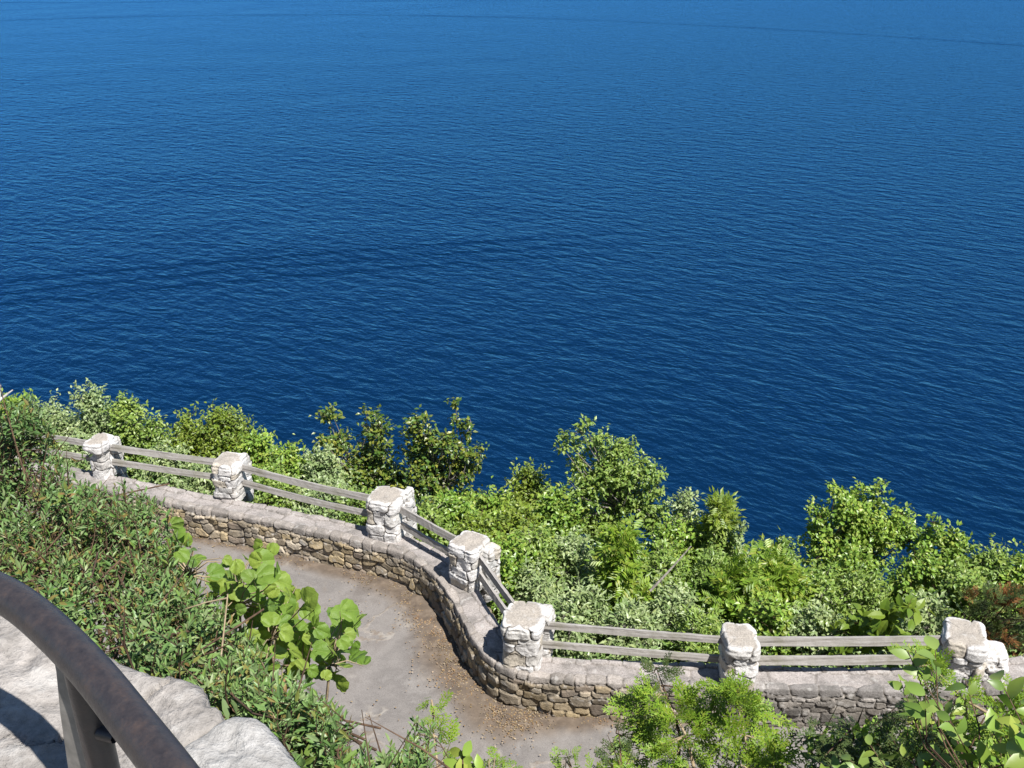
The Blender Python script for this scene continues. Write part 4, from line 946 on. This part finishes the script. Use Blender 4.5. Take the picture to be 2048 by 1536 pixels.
# foreground cedars
def cedar(name, label, stems, boughs, mat, dist, seed, size=.13, per=16, group='cedar saplings in the foreground'):
    rg = np.random.default_rng(seed); b0 = on_d(stems[0][0][0], stems[0][0][1], dist); gz = float(terrain(np.array([b0[0]]), np.array([b0[1]]))[0])
    base = np.array((b0[0], b0[1] - .1, min(gz, b0[2] - .3))); e = empty(name, base, label, 'tree', group); tb = TB(); parts = []
    S = []
    for st in stems:
        pts = np.array([on_d(x, y, dist + rg.uniform(-.05, .05)) for x, y in st]); r0 = .006 * dist / 5
        full = np.concatenate([[base + (pts[0] - base) * f for f in (0, .5)], pts]); tb.tube(full, np.linspace(r0 * 2.2, .0015, len(full)), 6); S.append(pts)
    allp = np.concatenate(S)
    for bo in boughs:
        x, y, l_ = bo[:3]; mt = bo[3] if len(bo) > 3 else 0
        end = on_d(x, y, dist + rg.uniform(-.3, .3)); q = allp[int(np.argmin(np.linalg.norm(allp - end, axis=1) + rg.uniform(0, .05, len(allp))))]
        mid = (end + q) / 2 + (0, 0, -.03) + rg.normal(0, .02, 3); tb.tube([q, mid, end], [.0045, .003, .0012], 5)
        ax = (end - q); ln = np.linalg.norm(ax); ax = ax / (ln + 1e-6)
        n = max(4, int(per * l_)); u = rg.random(n) ** .7
        for k in range(n):
            p = q + (end - q) * u[k] + rg.normal(0, .012, 3) + (0, 0, .0); sd = unit(rg, 1)[0]; sd[2] *= .45; d = ax * .75 + sd * .8 + (0, 0, .12)
            parts.append(instance(T_CEDAR[rg.integers(5)], [p], [d], [np.array((0, -.3, .9)) + unit(rg, 1)[0] * .55], [size * rg.uniform(.7, 1.3)]))
    V, F = merge(parts); mesh_obj('foliage', V, F, M[mat], e); tb.build('stem', M['dry'] if mat == 'cedar' else M['bark_brown'], e); return e
rg = np.random.default_rng(15)
bo = [(x, y, 1) for x, y in [(1250, 1400), (1262, 1440), (1235, 1470), (1260, 1500), (1300, 1400), (1290, 1460), (1320, 1500), (1245, 1530), (1290, 1536), (1340, 1440), (1350, 1480), (1345, 1540), (1372, 1400), (1390, 1430), (1420, 1400), (1445, 1390), (1480, 1400), (1500, 1420), (1405, 1460), (1440, 1440), (1460, 1470), (1520, 1460), (1540, 1490), (1500, 1500), (1550, 1500), (1430, 1500), (1460, 1536), (1530, 1530), (1395, 1520), (1565, 1510), (1475, 1380), (1440, 1380), (1540, 1440), (1270, 1560), (1420, 1560), (1500, 1570), (1250, 1585), (1340, 1590)]]
cedar('cedar_tree', 'bushy lime green cedar sapling in front of the wall at the bottom', [[(1400, 1640), (1388, 1536), (1372, 1470), (1350, 1430), (1325, 1385), (1310, 1345)], [(1400, 1640), (1480, 1590), (1495, 1536), (1490, 1470), (1475, 1410), (1462, 1375)]], bo, 'cedar', 5.2, 501, per=12, size=.115)
cedar('cedar_tree', 'dark upright cedar tip against the wall top, left of the buff edged pillar', [[(1360, 1470), (1345, 1420), (1325, 1370), (1312, 1335)]], [(1290, 1375, .7), (1345, 1345, .6), (1305, 1345, .6), (1330, 1335, .6), (1365, 1370, .5), (1280, 1395, .5), (1310, 1400, .5)], 'cedar_dark', 5.3, 502, per=11, size=.085)
cedar('cedar_tree', 'small dark cedar twig standing left of the bushy lime cedar', [[(1245, 1600), (1242, 1536), (1240, 1490), (1236, 1450)]], [(1205, 1495, .6), (1215, 1470, .4), (1215, 1520, .6), (1262, 1510, .5), (1258, 1475, .3), (1225, 1540, .6)], 'cedar_dark', 5.0, 503, per=8, size=.075)
cedar('cedar_tree', 'slender lime cedar seedling in the middle of the bottom edge', [[(882, 1620), (876, 1536), (868, 1470), (863, 1400)]], [(835, 1470, .5), (905, 1475, .5), (820, 1500, .6), (900, 1500, .5), (850, 1440, .15), (880, 1440, .15), (862, 1405, .1), (835, 1530, .6), (900, 1530, .5), (880, 1460, .2)], 'cedar', 4.2, 504, per=8, size=.075)
cedar('cedar_tree', 'lime cedar tips poking over the bottom edge right of the seedling', [[(1000, 1640), (985, 1560), (975, 1520)]], [(955, 1530, .5), (1000, 1510, .6), (1030, 1530, .5), (980, 1515, .4)], 'cedar', 4.2, 505, per=8, size=.075)
cedar('cedar_tree', 'lowest lime cedar tips at the bottom edge, left of the bushy cedar', [[(1130, 1640), (1130, 1570), (1132, 1520)]], [(1110, 1535, .3), (1160, 1530, .4), (1080, 1545, .4), (1190, 1540, .4), (1132, 1505, .2)], 'cedar', 4.2, 506, per=7, size=.07)
cedar('cedar_tree', 'cedar with pale tips hanging across the askew white pillar', [[(2090, 1500), (2000, 1440), (1930, 1400), (1890, 1360), (1860, 1330)]], [(1830, 1300, .8), (1855, 1320, .9), (1885, 1345, 1), (1860, 1360, .7), (1910, 1370, .9), (1960, 1370, .5), (1945, 1400, .9), (1990, 1410, .9), (2030, 1440, .9), (1930, 1440, .9), (1970, 1460, .9), (2040, 1400, .7)], 'cedar', 4.6, 507, per=9, size=.095)
cedar('cedar_tree', 'dark cedar boughs in the lower right corner before the wall foot', [[(1900, 1620), (1830, 1530), (1760, 1480), (1700, 1460)], [(1900, 1620), (1880, 1500), (1840, 1430)]], [(1640, 1470, .5), (1690, 1455, .8), (1730, 1500, .8), (1660, 1500, .8), (1800, 1430, .8), (1840, 1410, .7), (1780, 1470, .8), (1710, 1530, .8), (1860, 1470, .8), (1640, 1540, .6), (1780, 1540, .8), (1900, 1520, .8)], 'cedar_dark', 4.8, 508, per=15, size=.10)
# broad leaved saplings lower right and bottom middle
def sapling(label, pts, dist, seed, size, mat='mid', root=None, name='sapling', per=5, lift=(0, 0, 1)):
    rg = np.random.default_rng(seed); root = root or (pts[0][0], pts[0][1] + 120); b = on_d(root[0], root[1], dist); gz = float(terrain(np.array([b[0]]), np.array([b[1]]))[0])
    base = np.array((b[0], b[1], min(b[2] - .2, gz))); e = empty(name, base, label, 'sapling', 'broad leaved saplings in the foreground'); tb = TB(); P_ = []; D_ = []; N_ = []; S_ = []
    tb.tube([base, (base + b) / 2, b], [.009, .007, .006], 6)
    for x, y in pts:
        p = on_d(x, y, dist + rg.uniform(-.25, .25)); mid = (b + p) / 2 + rg.normal(0, .05, 3); tb.tube([b, mid, p], [.0038, .003, .0015], 5); ax = (p - mid) / np.linalg.norm(p - mid)
        for k in range(per):
            az = k * 2.1 + rg.uniform(0, 1); s1 = np.cross(ax, (.2, .1, 1)); s1 /= np.linalg.norm(s1); s2 = np.cross(ax, s1); d = s1 * math.cos(az) + s2 * math.sin(az) + ax * .6 + rg.normal(0, .15, 3)
            P_.append(p - ax * .03 * k); D_.append(d); N_.append(np.array((0, -.35, .9)) + rg.normal(0, .4, 3)); S_.append(size * rg.uniform(.7, 1.2))
    V, F = instance(T_BROAD, P_, D_, N_, S_); mesh_obj('foliage', V, F, M[mat], e, True); tb.build('stem', M['bark_brown'], e)
sapling('broad leaved sapling with pale undersides at the right edge', [(2040, 1440), (2010, 1470), (2045, 1500), (1990, 1510), (2060, 1410), (1970, 1440), (2030, 1540), (1960, 1540), (2000, 1360), (2065, 1470), (1940, 1500)], 4.0, 601, .085, mat='mid', root=(2120, 1640), per=4)
sapling('broad leaved sapling crossing the wall left of the askew pillar', [(1830, 1330), (1815, 1300), (1850, 1390), (1880, 1400), (1800, 1360), (1835, 1420), (1900, 1440), (1870, 1300), (1930, 1360)], 4.2, 602, .08, mat='light', root=(1960, 1600), per=4)
sapling('low broad leaved sapling in the lower right between dark cedar boughs', [(1740, 1490), (1790, 1500), (1830, 1520), (1700, 1520), (1770, 1535), (1860, 1500), (1650, 1530), (1900, 1480), (1620, 1545), (1720, 1550), (1800, 1550), (1880, 1545)], 4.3, 603, .068, mat='light', root=(1860, 1660), per=4)
sapling('small sapling with five pointed leaves beside the slender cedar seedling', [(925, 1500), (918, 1520), (940, 1525)], 3.6, 604, .075, mat='mid', root=(925, 1640), per=4)
